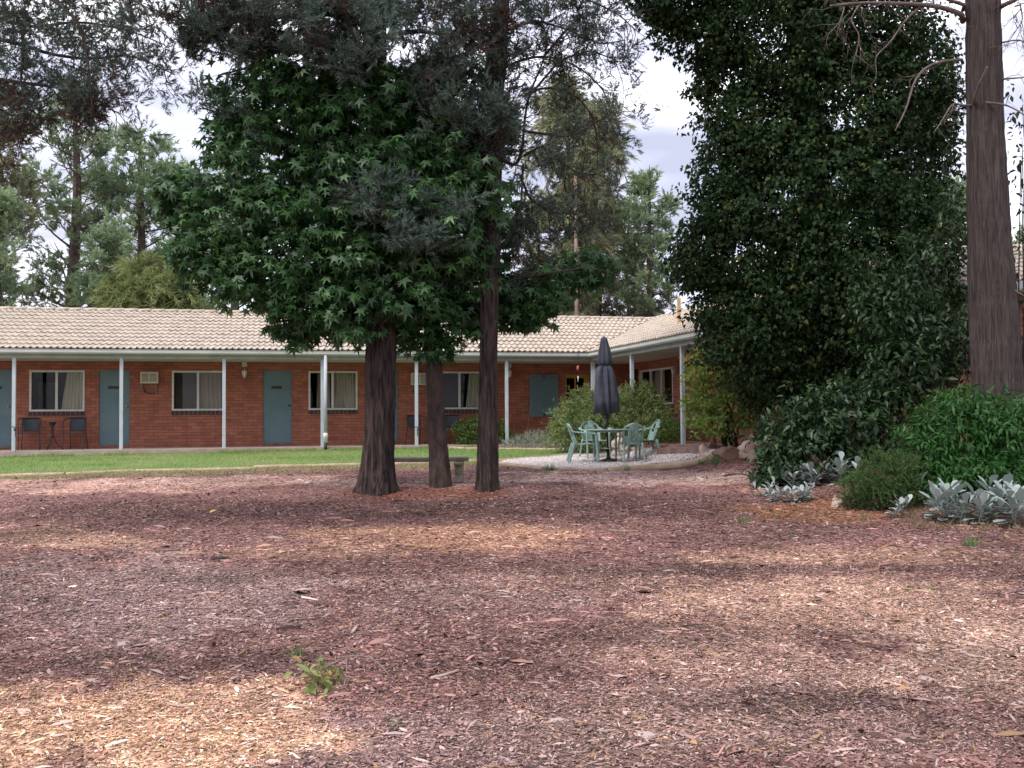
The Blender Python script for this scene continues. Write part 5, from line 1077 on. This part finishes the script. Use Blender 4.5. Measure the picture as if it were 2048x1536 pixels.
# ---- far trees behind the motel
def bg_tree(label, px, Y, top, env, tw, mat, ntuft=260, nbr=34, hb=0.25, scl=1.0, T=None, upang=0.55, twigs_bare=0, group='trees behind the motel', name='far_tree', lean=0.0, sub=4):
    base = onground(at(px, 600, Y)[0], Y); H = at(px, top, Y)[2] - base[2]; s = Y / FPX
    o = thing(name, label, 'tree', base, 0, group); g = base
    tp = smooth_path([(0, 0, -0.2), (rng.normal(0, .15), 0, H * .35), (lean * .5 + rng.normal(0, .2), 0, H * .7), (lean, 0, H * .98)], 16); tr = np.linspace(tw * s * .55, tw * s * .10, 16)
    q = MB(); q.tube(tp, tr, 9, False); q.build('trunk', M['pine_bark'], o, True)
    q = MB(); E = []; fr_ = np.array([e[0] for e in env]); hw = np.array([e[1] for e in env]) * s
    for i in range(nbr):
        h = hb + (0.97 - hb) * (i + rng.uniform(0, 1)) / nbr; c = np.array([np.interp(h * H, tp[:, 2], tp[:, k]) for k in range(3)])
        R_ = np.interp(h, fr_, hw) * rng.uniform(.65, 1.08); a = i * 2.4 + rng.normal(0, .3); u = upang * rng.uniform(.5, 1.4)
        d = np.array([math.cos(a), math.sin(a) * .9, 0]); P = smooth_path([c, c + d * R_ * .5 + (0, 0, R_ * u * .35), c + d * R_ + (0, 0, R_ * u)], 8); r0 = max(.02, tw * s * .13 * (1.15 - h)); q.tube(P, np.linspace(r0, .012, 8), 5, False)
        for _ in range(sub):
            t = rng.uniform(.35, 1); p = P[int(t * 7)]; dd = d * .5 + rng.normal(size=3) * .6 + (0, 0, .35); dd /= np.linalg.norm(dd); L_ = R_ * .34 * rng.uniform(.5, 1.2); e = p + dd * L_; q.tube([p, p + dd * L_ * .5 + rng.normal(size=3) * .04, e], [.018, .012, .006], 4, False); E.append(e)
        E.append(P[-1]); E.append(P[5])
    if twigs_bare:
        for _ in range(twigs_bare):
            h = rng.uniform(.04, hb + .15); c = np.array([np.interp(h * H, tp[:, 2], tp[:, k]) for k in range(3)]); a = rng.uniform(0, 6.28); d = np.array([math.cos(a), math.sin(a), 0]); R_ = np.interp(.3, fr_, hw) * rng.uniform(.5, 1)
            P = smooth_path([c, c + d * R_ * .6 + (0, 0, .25), c + d * R_ + (0, 0, -.2)], 8); q.tube(P, np.linspace(.05, .012, 8), 4, False); twigs(q, P, 6, .9, .012, .1, .9)
    q.build('branch', M['pine_bark'], o, True)
    E = np.array(E); ntuft = int(ntuft * (.62 if T is None else .8)); c = E[rng.integers(0, len(E), ntuft)] + rng.normal(size=(ntuft, 3)) * .10 * scl
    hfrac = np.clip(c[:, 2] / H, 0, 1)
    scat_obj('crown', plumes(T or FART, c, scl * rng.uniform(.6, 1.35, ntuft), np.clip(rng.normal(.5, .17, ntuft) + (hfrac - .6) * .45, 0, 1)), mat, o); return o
bg_tree('far pine with visible trunk and airy rising branches above the first window', 146, 44, 180, [(0, 60), (.3, 105), (.55, 105), (.8, 80), (1, 25)], 34, M['far_leaf'], 330, 54, .27, .9, None, .75, 8)
bg_tree('far round-topped pine with forked trunk, paler, left of the star-leaved crown', 278, 47, 275, [(0, 60), (.35, 90), (.6, 110), (.85, 75), (1, 22)], 28, M['far_leaf'], 330, 44, .30, 1.0, None, .6, 4)
bg_tree('far pale green pine whose top shows over the sweetgum limb', 360, 52, 330, [(0, 50), (.4, 75), (.7, 80), (1, 20)], 22, M['far_leaf'], 300, 34, .35, 1.0)
bg_tree('half-bare far tree with upright dark twigs beside the sweetgum foliage', 372, 42, 470, [(0, 30), (.4, 48), (.8, 46), (1, 30)], 14, M['far_leaf'], 50, 34, .2, .7, None, 1.4, 0, sub=6)
bg_tree('far olive-brown tree at the very edge of the picture', -14, 40, 195, [(0, 40), (.4, 60), (.7, 62), (1, 30)], 22, M['far_leaf2'], 260, 36, .25, .95)
bg_tree('far dark pine low at the picture edge, in front of the olive-brown tree', 6, 37, 380, [(0, 30), (.4, 42), (.8, 30), (1, 12)], 14, M['far_leaf'], 120, 26, .35, .8, None, .5, 4)
bg_tree('dark far pine filling the gap behind the weeping shrub', 215, 40, 440, [(0, 60), (.4, 75), (.8, 50), (1, 20)], 16, M['far_leaf'], 190, 30, .25, .9, None, .3, 4)
bg_tree('far pine hidden for the most part behind the sweetgum crown', 480, 46, 260, [(0, 60), (.4, 85), (.8, 70), (1, 20)], 24, M['far_leaf'], 260, 36, .3, 1.0)
bg_tree('far pine behind the middle tree group', 640, 48, 330, [(0, 60), (.4, 90), (.8, 70), (1, 20)], 24, M['far_leaf'], 240, 34, .3, 1.0)
bg_tree('far drooping she-oak behind the bare hanging twigs, olive green and tall', 1128, 42, 150, [(0, 40), (.3, 62), (.6, 72), (.85, 55), (1, 16)], 22, M['far_leaf2'], 420, 46, .22, .9, DROT, .5, 0)
bg_tree('far she-oak with pale olive drooping foliage beside the tan pole', 1200, 45, 190, [(0, 30), (.3, 40), (.6, 46), (.85, 36), (1, 12)], 16, M['far_leaf2'], 260, 38, .2, .9, DROT, .5, 0)
bg_tree('far feathery pine with forked trunk and open crown over the roof valley', 1302, 44, 352, [(0, 40), (.3, 60), (.6, 70), (.85, 55), (1, 22)], 20, M['far_leaf'], 270, 34, .38, .85, None, .6, 10)
bg_tree('slender far pine beside the forked one, leaning away', 1262, 47, 400, [(0, 30), (.4, 44), (.8, 40), (1, 14)], 14, M['far_leaf'], 130, 26, .4, .8, None, .55, 5)
bg_tree('far pine behind the bare-trunked cypress, its pale crown at the sky edge', 1905, 46, 370, [(0, 50), (.4, 60), (.8, 40), (1, 14)], 18, M['far_leaf'], 220, 30, .3, .9)
bg_tree('far tree showing low beside the bare trunk under the vine leaves', 2060, 46, 470, [(0, 50), (.4, 60), (.8, 45), (1, 14)], 18, M['far_leaf'], 200, 30, .3, .9)
b = at(1152, 500, 40); g = onground(b[0], 40); q = MB(); q.tube([(0, 0, 0), (0, 0, at(1152, 352, 40)[2] - g[2])], [.085, .06], 8); o = q.build('timber_pole', M['sleeper'], None, True); o.location = [float(v) for v in g]; tag(o, 'tall thin brown timber pole in front of the drooping she-oaks', 'pole')
# weeping yellow-green shrub behind the roof
g = onground(at(295, 600, 36)[0], 36); o = thing('weeping_tree', 'yellow-green weeping tree rising just behind the roof ridge', 'tree', g)
pos, od = crown_pts([(300, 590, 75, 50, 36), (295, 560, 35, 30, 36), (245, 605, 40, 28, 36), (350, 605, 40, 30, 36), (300, 680, 90, 70, 36)], 330, .3); scat_obj('crown', plumes(DROT, pos - g, rng.uniform(.6, 1.1, len(pos)), np.clip(rng.normal(.5, .2, len(pos)), 0, 1)), M['pepper'], o)
q = MB(); q.tube([(0, 0, 0), (0.1, 0, 2), (0, 0, 4)], [.16, .13, .05], 8, False); q.build('trunk', M['pine_bark'], o, True)

# ------------------------------------------------------------------ bench
b0 = hit(915, 966); zb = b0[2]; Yb = b0[1]
bx0, bx1 = at(738, 925, Yb)[0], at(937, 925, Yb)[0]; g = np.array([(bx0 + bx1) / 2, Yb + 0.1, gz((bx0 + bx1) / 2, Yb + .1)])
ben = thing('garden_bench', 'curved grey concrete bench behind the slim grey trunk', 'bench', g, -0.03); Lb = bx1 - bx0
q = MB(); out_ = []
for k in range(25):
    t = -1 + 2 * k / 24; out_.append((t * Lb / 2, 0.20 * t * t - 0.22))
for k in range(25):
    t = 1 - 2 * k / 24; out_.append((t * Lb / 2 * 0.97, 0.20 * t * t + 0.16))
q.prism(out_, 'z', 0.375, 0.445); q.build('seat', M['bench'], ben, bevel=0.02)
for sx in (-1, 1):
    q = MB(); x = sx * (Lb / 2 - 0.17); prof = [(-.17, -.05), (.17, -.05), (.16, .06), (.12, .10), (.11, .18), (.10, .27), (.14, .31), (.14, .373), (-.15, .373), (-.15, .31), (-.11, .28), (-.08, .2), (-.12, .12), (-.17, .06)]
    q.prism([(p_, z_) for p_, z_ in prof], 'x', x - 0.075, x + 0.075); lg = q.build('leg', M['benchleg'], ben, bevel=0.018)
    q = MB()
    for k in range(8):
        a = k * math.pi / 4; c = np.array([x + 0.0, -.125, .2]); q.tube([c, c + (math.cos(a) * .05, 0, math.sin(a) * .05)], [.012, .016], 6)
    q.build('carved_flower', M['benchleg'], lg, True)
    for zz in (.34, .03):
        q = MB(); q.tube([(x - .08, -.155, zz), (x + .08, -.155, zz)], .026, 10); q.build('scroll', M['benchleg'], lg, True)

# ------------------------------------------------------------------ patio set
tc_ = hit(1217, 925); TY = tc_[1] + 0.0
tbl = thing('patio_table', 'round green patio table with crossed metal legs under the closed umbrella', 'table', tc_, 0.3)
q = MB(); q.lathe([(0.0, .695), (.47, .695), (.50, .70), (.505, .715), (.49, .722), (0.0, .722)], 40); q.build('tabletop', M['resin'], tbl, True)
q = MB(); q.lathe([(.36, .66), (.38, .66), (.38, .694), (.36, .694)], 32); q.build('apron', M['steel'], tbl, True)
for k in range(4):
    a = k * math.pi / 2 + .4; c, s = math.cos(a), math.sin(a); P = smooth_path([(c * .37, s * .37, .69), (c * .35, s * .35, .5), (c * .30, s * .30, .32), (c * .36, s * .36, .15), (c * .48, s * .48, 0.01)], 14); q = MB(); q.tube(P, .016, 8); q.build('leg', M['steel'], tbl, True)
q = MB(); q.lathe([(.25, .30), (.265, .30), (.265, .318), (.25, .318)], 28); q.build('leg_ring', M['steel'], tbl, True)
# umbrella, closed, leaning a little
um = thing('patio_umbrella', 'closed dark navy umbrella standing through the green table', 'umbrella', tc_); um.rotation_euler = (0, math.radians(-1.6), 0)
H = (at(1204, 672, TY)[2] - tc_[2])
q = MB(); q.tube([(0, 0, 0.03), (0, 0, H - .03)], .02, 10); q.build('pole', M['blackmetal'], um, True)
q = MB(); q.lathe([(.19, 0), (.20, .03), (.18, .06), (.06, .09), (.035, .12), (.03, .3)], 24); q.build('base', M['blackmetal'], um, True)
s = TY / FPX
zz = lambda py: (925 - py) * s
def pleat(a, z): return 0.42 * (abs(math.sin(4 * a + 0.9 * z)) - 0.6) + 0.12 * math.sin(3 * a + 2 * z) + 0.07 * math.sin(13 * a - z * 3)
q = MB(); q.lathe([(.16, zz(822)), (.235, zz(826)), (.225, zz(800)), (.205, zz(775)), (.185, zz(755)), (.165, zz(742)), (.135, zz(735)), (.085, zz(731))], 84, wob=pleat); cn = q.build('canopy', M['umbrella'], um, True, thick=0.006)
q = MB(); q.lathe([(.08, zz(735)), (.150, zz(725)), (.145, zz(718)), (.115, zz(700)), (.075, zz(684)), (.055, zz(676)), (.02, zz(674))], 84, wob=lambda a, z: 0.34 * (abs(math.sin(4 * a)) - .6) + .06 * math.sin(11 * a)); q.build('vent_cap', M['umbrella'], um, True, thick=0.006)
q = MB(); q.lathe([(.098, zz(733.5)), (.098, zz(730))], 30); q.build('tie_strap', M['umbrella'], um)
q = MB(); q.lathe([(.02, zz(674)), (.026, zz(672)), (.018, zz(669)), (.004, zz(667))], 12); q.build('finial', M['white'], um, True)
q = MB()
for k in range(8):
    a = k * math.pi / 4 + .2; q.tube([(.05 * math.cos(a), .05 * math.sin(a), zz(838)), (.13 * math.cos(a), .13 * math.sin(a), zz(824))], .009, 5)
q.build('rib', M['blackmetal'], um)
# things on the table
q = MB(); q.lathe([(0, 0), (.035, 0), (.038, .10), (.030, .10), (.03, .02), (0, .02)], 16); o = q.build('dark_jar', M['blackmetal'], None, True); o.location = [float(v) for v in tc_ + np.array([-.09, -.1, .723])]; tag(o, 'small dark jar on the green patio table', 'jar')
q = MB(); q.lathe([(0, 0), (.05, 0), (.065, .03), (.055, .03), (.045, .012), (0, .012)], 16); o = q.build('ashtray', M['white'], None, True); o.location = [float(v) for v in tc_ + np.array([0.02, -.25, .723])]; tag(o, 'small white ashtray on the near side of the green table', 'ashtray')

# green resin armchairs (front faces -Y)
def armchair(label):
    t = thing('resin_armchair', label, 'chair', (0, 0, 0), 0, 'green armchairs around the patio table')
    def seatp(u, v):
        x = (u - .5) * (.46 - .05 * v); y = -.25 + .46 * v; z = .425 - .025 * v - .014 * math.sin(math.pi * u) * math.sin(math.pi * v) - (.02 * max(0, .12 - v) / .12)
        return (x, y, z)
    q = MB(); q.grid(seatp, 14, 14); q.build('seat', M['resin'], t, True, thick=.014)
    def backp(u, v):
        s_ = 2 * u - 1; hw = .215 + .045 * v; top = math.sqrt(max(0.02, 1 - (max(0, v - .45) / .56) ** 2.4)); x = s_ * hw * top
        return (x, .20 + .15 * v - .075 * s_ * s_ * (1 - .3 * v), .40 + .455 * v - .012 * s_ * s_ * v)
    def hole(u, v):
        s_ = abs(2 * u - 1)
        if .46 < s_ < .80 and .42 < v < .80: return True
        if .09 < v < .66 and (.03 < s_ < .08 or .20 < s_ < .26 or .36 < s_ < .42): return True
        return False
    q = MB(); q.grid(backp, 64, 32, hole); q.build('backrest', M['resin'], t, True, thick=.013)
    for sx in (-1, 1):
        P = smooth_path([(sx * .235, .27, .70), (sx * .265, .20, .668), (sx * .285, .02, .655), (sx * .285, -.18, .645), (sx * .275, -.26, .60)], 14); q = MB(); q.tube(P, .03, 10, True, (1, .42)); q.build('arm', M['resin'], t, True)
        P = smooth_path([(sx * .275, -.262, .615), (sx * .262, -.272, .42), (sx * .262, -.285, .2), (sx * .27, -.30, .0)], 10); q = MB(); q.tube(P, np.linspace(.036, .028, 10), 10, True, (1, .7)); q.build('leg', M['resin'], t, True)
        P = smooth_path([(sx * .20, .20, .43), (sx * .215, .27, .2), (sx * .235, .33, .0)], 8); q = MB(); q.tube(P, np.linspace(.036, .026, 8), 10, True, (1, .7)); q.build('leg', M['resin'], t, True)
    return t
c0 = armchair('green resin armchair side-on at the lawn side, its front legs nearest the log')
CH = [((1166, 926), None, None), ((1262, 925), 'green resin armchair turned with its back to the viewer in front of the table', None), ((1188, 917), 'green resin armchair behind the table on the lawn side, facing the viewer', None), ((1290, 917), 'green resin armchair behind the table nearest the sleepers, seen in profile', None)]
for i, (p, lab, _) in enumerate(CH):
    g = hit(*p); d = tc_ - g; rz = math.atan2(d[1], d[0]) + math.pi / 2 + (-0.1, 0, 0.1, -0.2)[i]
    if i == 1: rz = math.pi + 0.12
    if i == 0: c0.location = [float(v) for v in g]; c0.rotation_euler = (0, 0, rz)
    else: dup(c0, lab, g, rz)
# statue
g = hit(1240, 893); g = onground(at(1240, 890, TY + 1.6)[0], TY + 1.6); st = thing('garden_statue', 'small cream seated stone figure behind the patio table', 'statue', g, 0.1)
k = 1.25
q = MB(); q.lathe([(0.0, -.02), (.15 * k, 0), (.17 * k, .05 * k), (.13 * k, .11 * k), (.105 * k, .16 * k), (.115 * k, .22 * k), (.13 * k, .27 * k), (.10 * k, .315 * k), (.045 * k, .335 * k), (.04 * k, .35 * k)], 22); q.build('body', M['statue'], st, True)
q = MB(); q.lathe([(.02 * k, .34 * k), (.055 * k, .37 * k), (.066 * k, .41 * k), (.058 * k, .45 * k), (.03 * k, .475 * k), (.028 * k, .49 * k), (.005, .50 * k)], 20); q.build('head', M['statue'], st, True)
q = MB()
for sx in (-1, 1): q.tube(smooth_path([(sx * .12 * k, 0, .27 * k), (sx * .155 * k, -.03, .18 * k), (sx * .09 * k, -.12 * k, .12 * k), (0, -.14 * k, .11 * k)], 9), np.linspace(.035, .025, 9) * k, 8)
q.build('arms', M['statue'], st, True)
# wind chime under the eave
e_, d_ = loc_ray(1156, 735); kk = (-.22 - e_[1]) / d_[1]; p = e_ + kk * d_; w = B2W(p[0], p[1]); wc = thing('wind_chime', 'red glass wind chime hanging from the gutter at the inner corner', 'wind chime', (w[0], w[1], p[2])); s = w[1] / FPX
q = MB(); q.lathe([(.004, -.1), (.03, -.09), (.05, -.05), (.05, 0), (.03, .05), (.004, .06)], 16); q.build('ball', pmat('red_glass', (.28, .05, .04), (.36, .09, .07), 6, .2), wc, True)
q = MB(); q.tube([(0, 0, .05), (0, 0, 3.24 - p[2])], .006, 5); q.tube([(0, 0, -.09), (0, 0, -.24)], .008, 5); q.build('cord', M['blackmetal'], wc)
q = MB(); q.tube([(0, 0, -.24), (0, 0, -.40)], .014, 8); q.build('chime_tube', M['white'], wc, True)

# ------------------------------------------------------------------ verandah furniture
def cafe_chair(label):
    t = thing('cafe_chair', label, 'chair', (0, 0, 0), 0, 'dark woven chairs on the verandah')
    q = MB(); q.lathe([(0, .435), (.20, .435), (.215, .445), (.20, .455), (0, .455)], 24); q.build('seat', M['wicker'], t, True)
    def bp_(u, v):
        a = (u - .5) * 1.75; r = .235 + .03 * v; w_ = .86 + .14 * v; return (math.sin(a * w_) * r, math.cos(a * w_) * r * .9 - .02 + .05 * v, .47 + .33 * v)
    q = MB(); q.grid(bp_, 16, 8); q.build('backrest', M['wicker'], t, True, thick=.012)
    for sx in (-1, 1):
        q = MB(); q.tube(smooth_path([(0.0, .26, .815), (sx * .16, .22, .812), (sx * .255, .05, .79), (sx * .268, -.12, .76), (sx * .262, -.20, .68), (sx * .235, -.22, .40), (sx * .245, -.27, 0)], 26), .0125, 7); q.build('frame', M['blackmetal'], t, True)
        q = MB(); q.tube(smooth_path([(sx * .20, .16, .72), (sx * .19, .16, .44), (sx * .22, .27, 0)], 9), .0125, 7); q.build('leg', M['blackmetal'], t, True)
    q = MB(); q.tube([(-.235, -.215, .44), (.235, -.215, .44)], .011, 6); q.build('stretcher', M['blackmetal'], t); return t
def cafe_table(label):
    t = thing('cafe_table', label, 'table', (0, 0, 0), 0, 'bistro tables on the verandah')
    q = MB(); q.lathe([(0, .70), (.30, .70), (.305, .708), (.30, .716), (0, .716)], 32); q.build('tabletop', M['blackmetal'], t, True)
    q = MB(); q.lathe([(.09, .698), (.07, .65), (.03, .6), (.028, .36), (.04, .34), (.03, .30)], 14); q.build('column', M['blackmetal'], t, True)
    for k in range(3):
        a = k * 2.094 + .5; q = MB(); q.tube(smooth_path([(.02 * math.cos(a), .02 * math.sin(a), .38), (.09 * math.cos(a), .09 * math.sin(a), .16), (.26 * math.cos(a), .26 * math.sin(a), 0.0)], 9), .013, 6); q.build('leg', M['blackmetal'], t, True)
    return t
def onslab(px, V=.95):
    u, _ = UZ(px, 850, V); return B2W(u, V, ZS)
cc = cafe_chair('dark woven chair beside the tap post at the first window'); cc.location = onslab(60).tolist(); cc.rotation_euler = (0, 0, TH + .12)
dup(cc, 'dark woven chair between the bistro table and the second blue door', onslab(152), TH - .12)
dup(cc, 'dark woven chair partly behind the tapped post and the slim grey trunk', onslab(832), TH + .25)
dup(cc, 'dark woven chair beside the round hedge bush under a window', onslab(903), TH - .1)
ct = cafe_table('small dark round bistro table below the first window'); ct.location = onslab(105, .9).tolist()
dup(ct, 'small dark round bistro table mostly hidden behind the slim grey trunk', onslab(866, .9), .4)

# ------------------------------------------------------------------ small things on the mulch
def weed(label, px, py, h, n=26, mat='weed', lean=.8):
    b = hit(px, py); o = mk('weed', *[a for a in scatter(BLADE_V, BLADE_F, rng.normal(size=(n, 3)) * np.array([.04, .04, 0]) * (h / .12), frames(rng.normal(size=(n, 3)) * lean * .6 + np.array([0, 0, 1.0]), rdir(n)), np.stack([np.full(n, h * 1.1), h * rng.uniform(.5, 1.2, n), np.full(n, h)], 1), None)[:2]], M[mat], None, False, None)
    me = o.data; a = me.attributes.new('tint', 'FLOAT', 'POINT'); a.data.foreach_set('value', np.repeat(rng.uniform(0, 1, n), 3).astype(np.float32)); o.location = [float(v) for v in b]
    return tag(o, label, 'weed', 'weeds sprouting from the mulch')
weed('grassy weed on the mulch in front of the rockery, paler of the close pair', 1483, 1046, .12); weed('broad bright weed on the mulch just below the leaf litter', 1545, 1034, .10, 20); weed('grassy weed on the mulch below the full silver plant', 1944, 1092, .15, 40); weed('tiny weed on the mulch between the weed pair and the dry leaf', 1582, 1076, .09, 14); weed('small green sprig on the mulch, darkest, above the wilted cutting', 592, 1314, .10, 34); weed('faint green weed on the mulch below the wilted cutting', 795, 1454, .07, 18); weed('bright low weed at the foot of the juniper', 1735, 1038, .09, 24)
weed('tiny green weed on the mulch left of the wilted cutting', 325, 1322, .05, 12); weed('small weed far out on the mulch near the picture edge', 62, 1120, .06, 12); weed('clump of weeds at the end of the grey patio log', 1432, 925, .22, 70); weed('low weeds against the patio front log under the chairs', 1250, 941, .16, 60); weed('low weeds against the patio front log near the straight cypress', 1100, 941, .16, 70); weed('weeds at the foot of the brown rock', 1405, 928, .14, 50)
weed('long grass around the downpipe foot', 640, 890, .28, 60)
# wilted cutting: curved stem with limp leaves
b = hit(650, 1372); o = thing('wilted_cutting', 'wilted leafy cutting with a curved bare stem lying on the mulch', 'cutting', b); g = b; q = MB(); P = smooth_path([hit(612, 1368) + (0, 0, .05), hit(668, 1350) + (0, 0, .07), hit(700, 1340) + (0, 0, .09), hit(735, 1342) + (0, 0, .09), hit(762, 1350) + (0, 0, .06), hit(780, 1360) + (0, 0, .02)], 18); q.tube(P - g, .0045, 6); q.tube(smooth_path([P[6], hit(694, 1362) + (0, 0, .06), hit(688, 1384) + (0, 0, .03)], 8) - g, .004, 5); q.build('stem', M['bench'], o, True)
n = 80; pos = np.array([hit(rng.normal(642, 20), rng.normal(1374, 11)) for _ in range(n)]) + np.stack([np.zeros(n), np.zeros(n), rng.uniform(.02, .09, n)], 1); scat_obj('leaves', [leaves(LEAF_V, LEAF_F, pos - g, rdir(n), .07, .4, .8, .3, np.clip(rng.normal(.5, .3, n), 0, 1))], M['wilt'], o)
def fallen(label, px, py, size, tv, tf, mat='dryleaf', t=.9, n=1, name='fallen_leaf'):
    b = hit(px, py); pos = np.array([[rng.normal(0, size * .5) * (k > 0), rng.normal(0, size * .4) * (k > 0), .02] for k in range(n)]); V, F, T = scatter(tv, tf, pos, frames(rng.normal(size=(n, 3)) * np.array([1, 1, .3]), rdir(n, 1.6)), size * rng.uniform(.8, 1.2, n), np.full(n, t)); o = mk(name, V, F, M[mat], None, False, {'tint': T}); o.location = [float(v) for v in b]; return tag(o, label, 'leaf', 'leaves fallen on the mulch')
fallen('yellow star leaf lying on the mulch near the picture edge', 190, 1062, .13, STAR_V, STAR_F); fallen('yellow star leaf standing up on the dark mulch band', 424, 1026, .13, STAR_V, STAR_F); fallen('curled brown-green dry leaf pair on the pale mulch', 1846, 1180, .13, LEAF_V, LEAF_F, 'wilt', .2, 5); fallen('orange dry leaf on the mulch beside the dark patch', 1792, 1385, .07, LEAF_V, LEAF_F, t=.1, n=2); fallen('pale tan dry leaf on the mulch, low centre', 1625, 1378, .07, LEAF_V, LEAF_F, t=.5); fallen('tan dry leaf near the stick', 815, 1367, .06, LEAF_V, LEAF_F, t=.5, n=2); fallen('orange dry leaf at the foot of the wilted cutting', 655, 1398, .07, LEAF_V, LEAF_F, t=.4); fallen('small tan leaf in the middle of the mulch', 972, 1178, .06, LEAF_V, LEAF_F, t=.5); fallen('dry orange leaf low on the mulch towards the bottom edge', 1395, 1497, .07, LEAF_V, LEAF_F, t=.3); fallen('pale dry leaf on the mulch beside the weed pair', 1377, 1036, .08, LEAF_V, LEAF_F, t=1)
def stick(label, pts, r, mat='deadwood', up=.015):
    P = np.array([hit(*p) + (0, 0, up) for p in pts]); c = P.mean(0); q = MB(); q.tube(smooth_path(P, 10) - c, np.linspace(r, r * .6, 10), 6); o = q.build('stick', M[mat], None, True); o.location = [float(v) for v in c]; return tag(o, label, 'stick', 'sticks lying on the mulch')
stick('dark wavy stick on the pale mulch below the boulder', [(1447, 953), (1475, 949), (1500, 952)], .02, 'twig'); stick('pale grey split stick right of the wilted cutting', [(862, 1362), (890, 1355), (918, 1345)], .012, 'pole'); stick('thin brown wood splinter on the dark mulch band', [(312, 1104), (335, 1103), (360, 1102)], .02, 'sleeper'); stick('dark bark piece on the mulch near the splinter', [(422, 1120), (440, 1119), (458, 1118)], .022, 'twig'); stick('white wood splinter in the middle of the grey mulch', [(604, 1198), (620, 1201), (636, 1204)], .012, 'statue'); stick('reddish bark strip on the dark mulch below the rockery', [(1218, 1063), (1250, 1066), (1280, 1064)], .02, 'sleeper'); stick('small dark twig sticking up behind the thick cypress', [(800, 975), (806, 972), (810, 970)], .012, 'twig', .06)
stick('tan wood splinter in the fresh chips', [(335, 1414), (365, 1418), (398, 1416)], .008, 'pole')
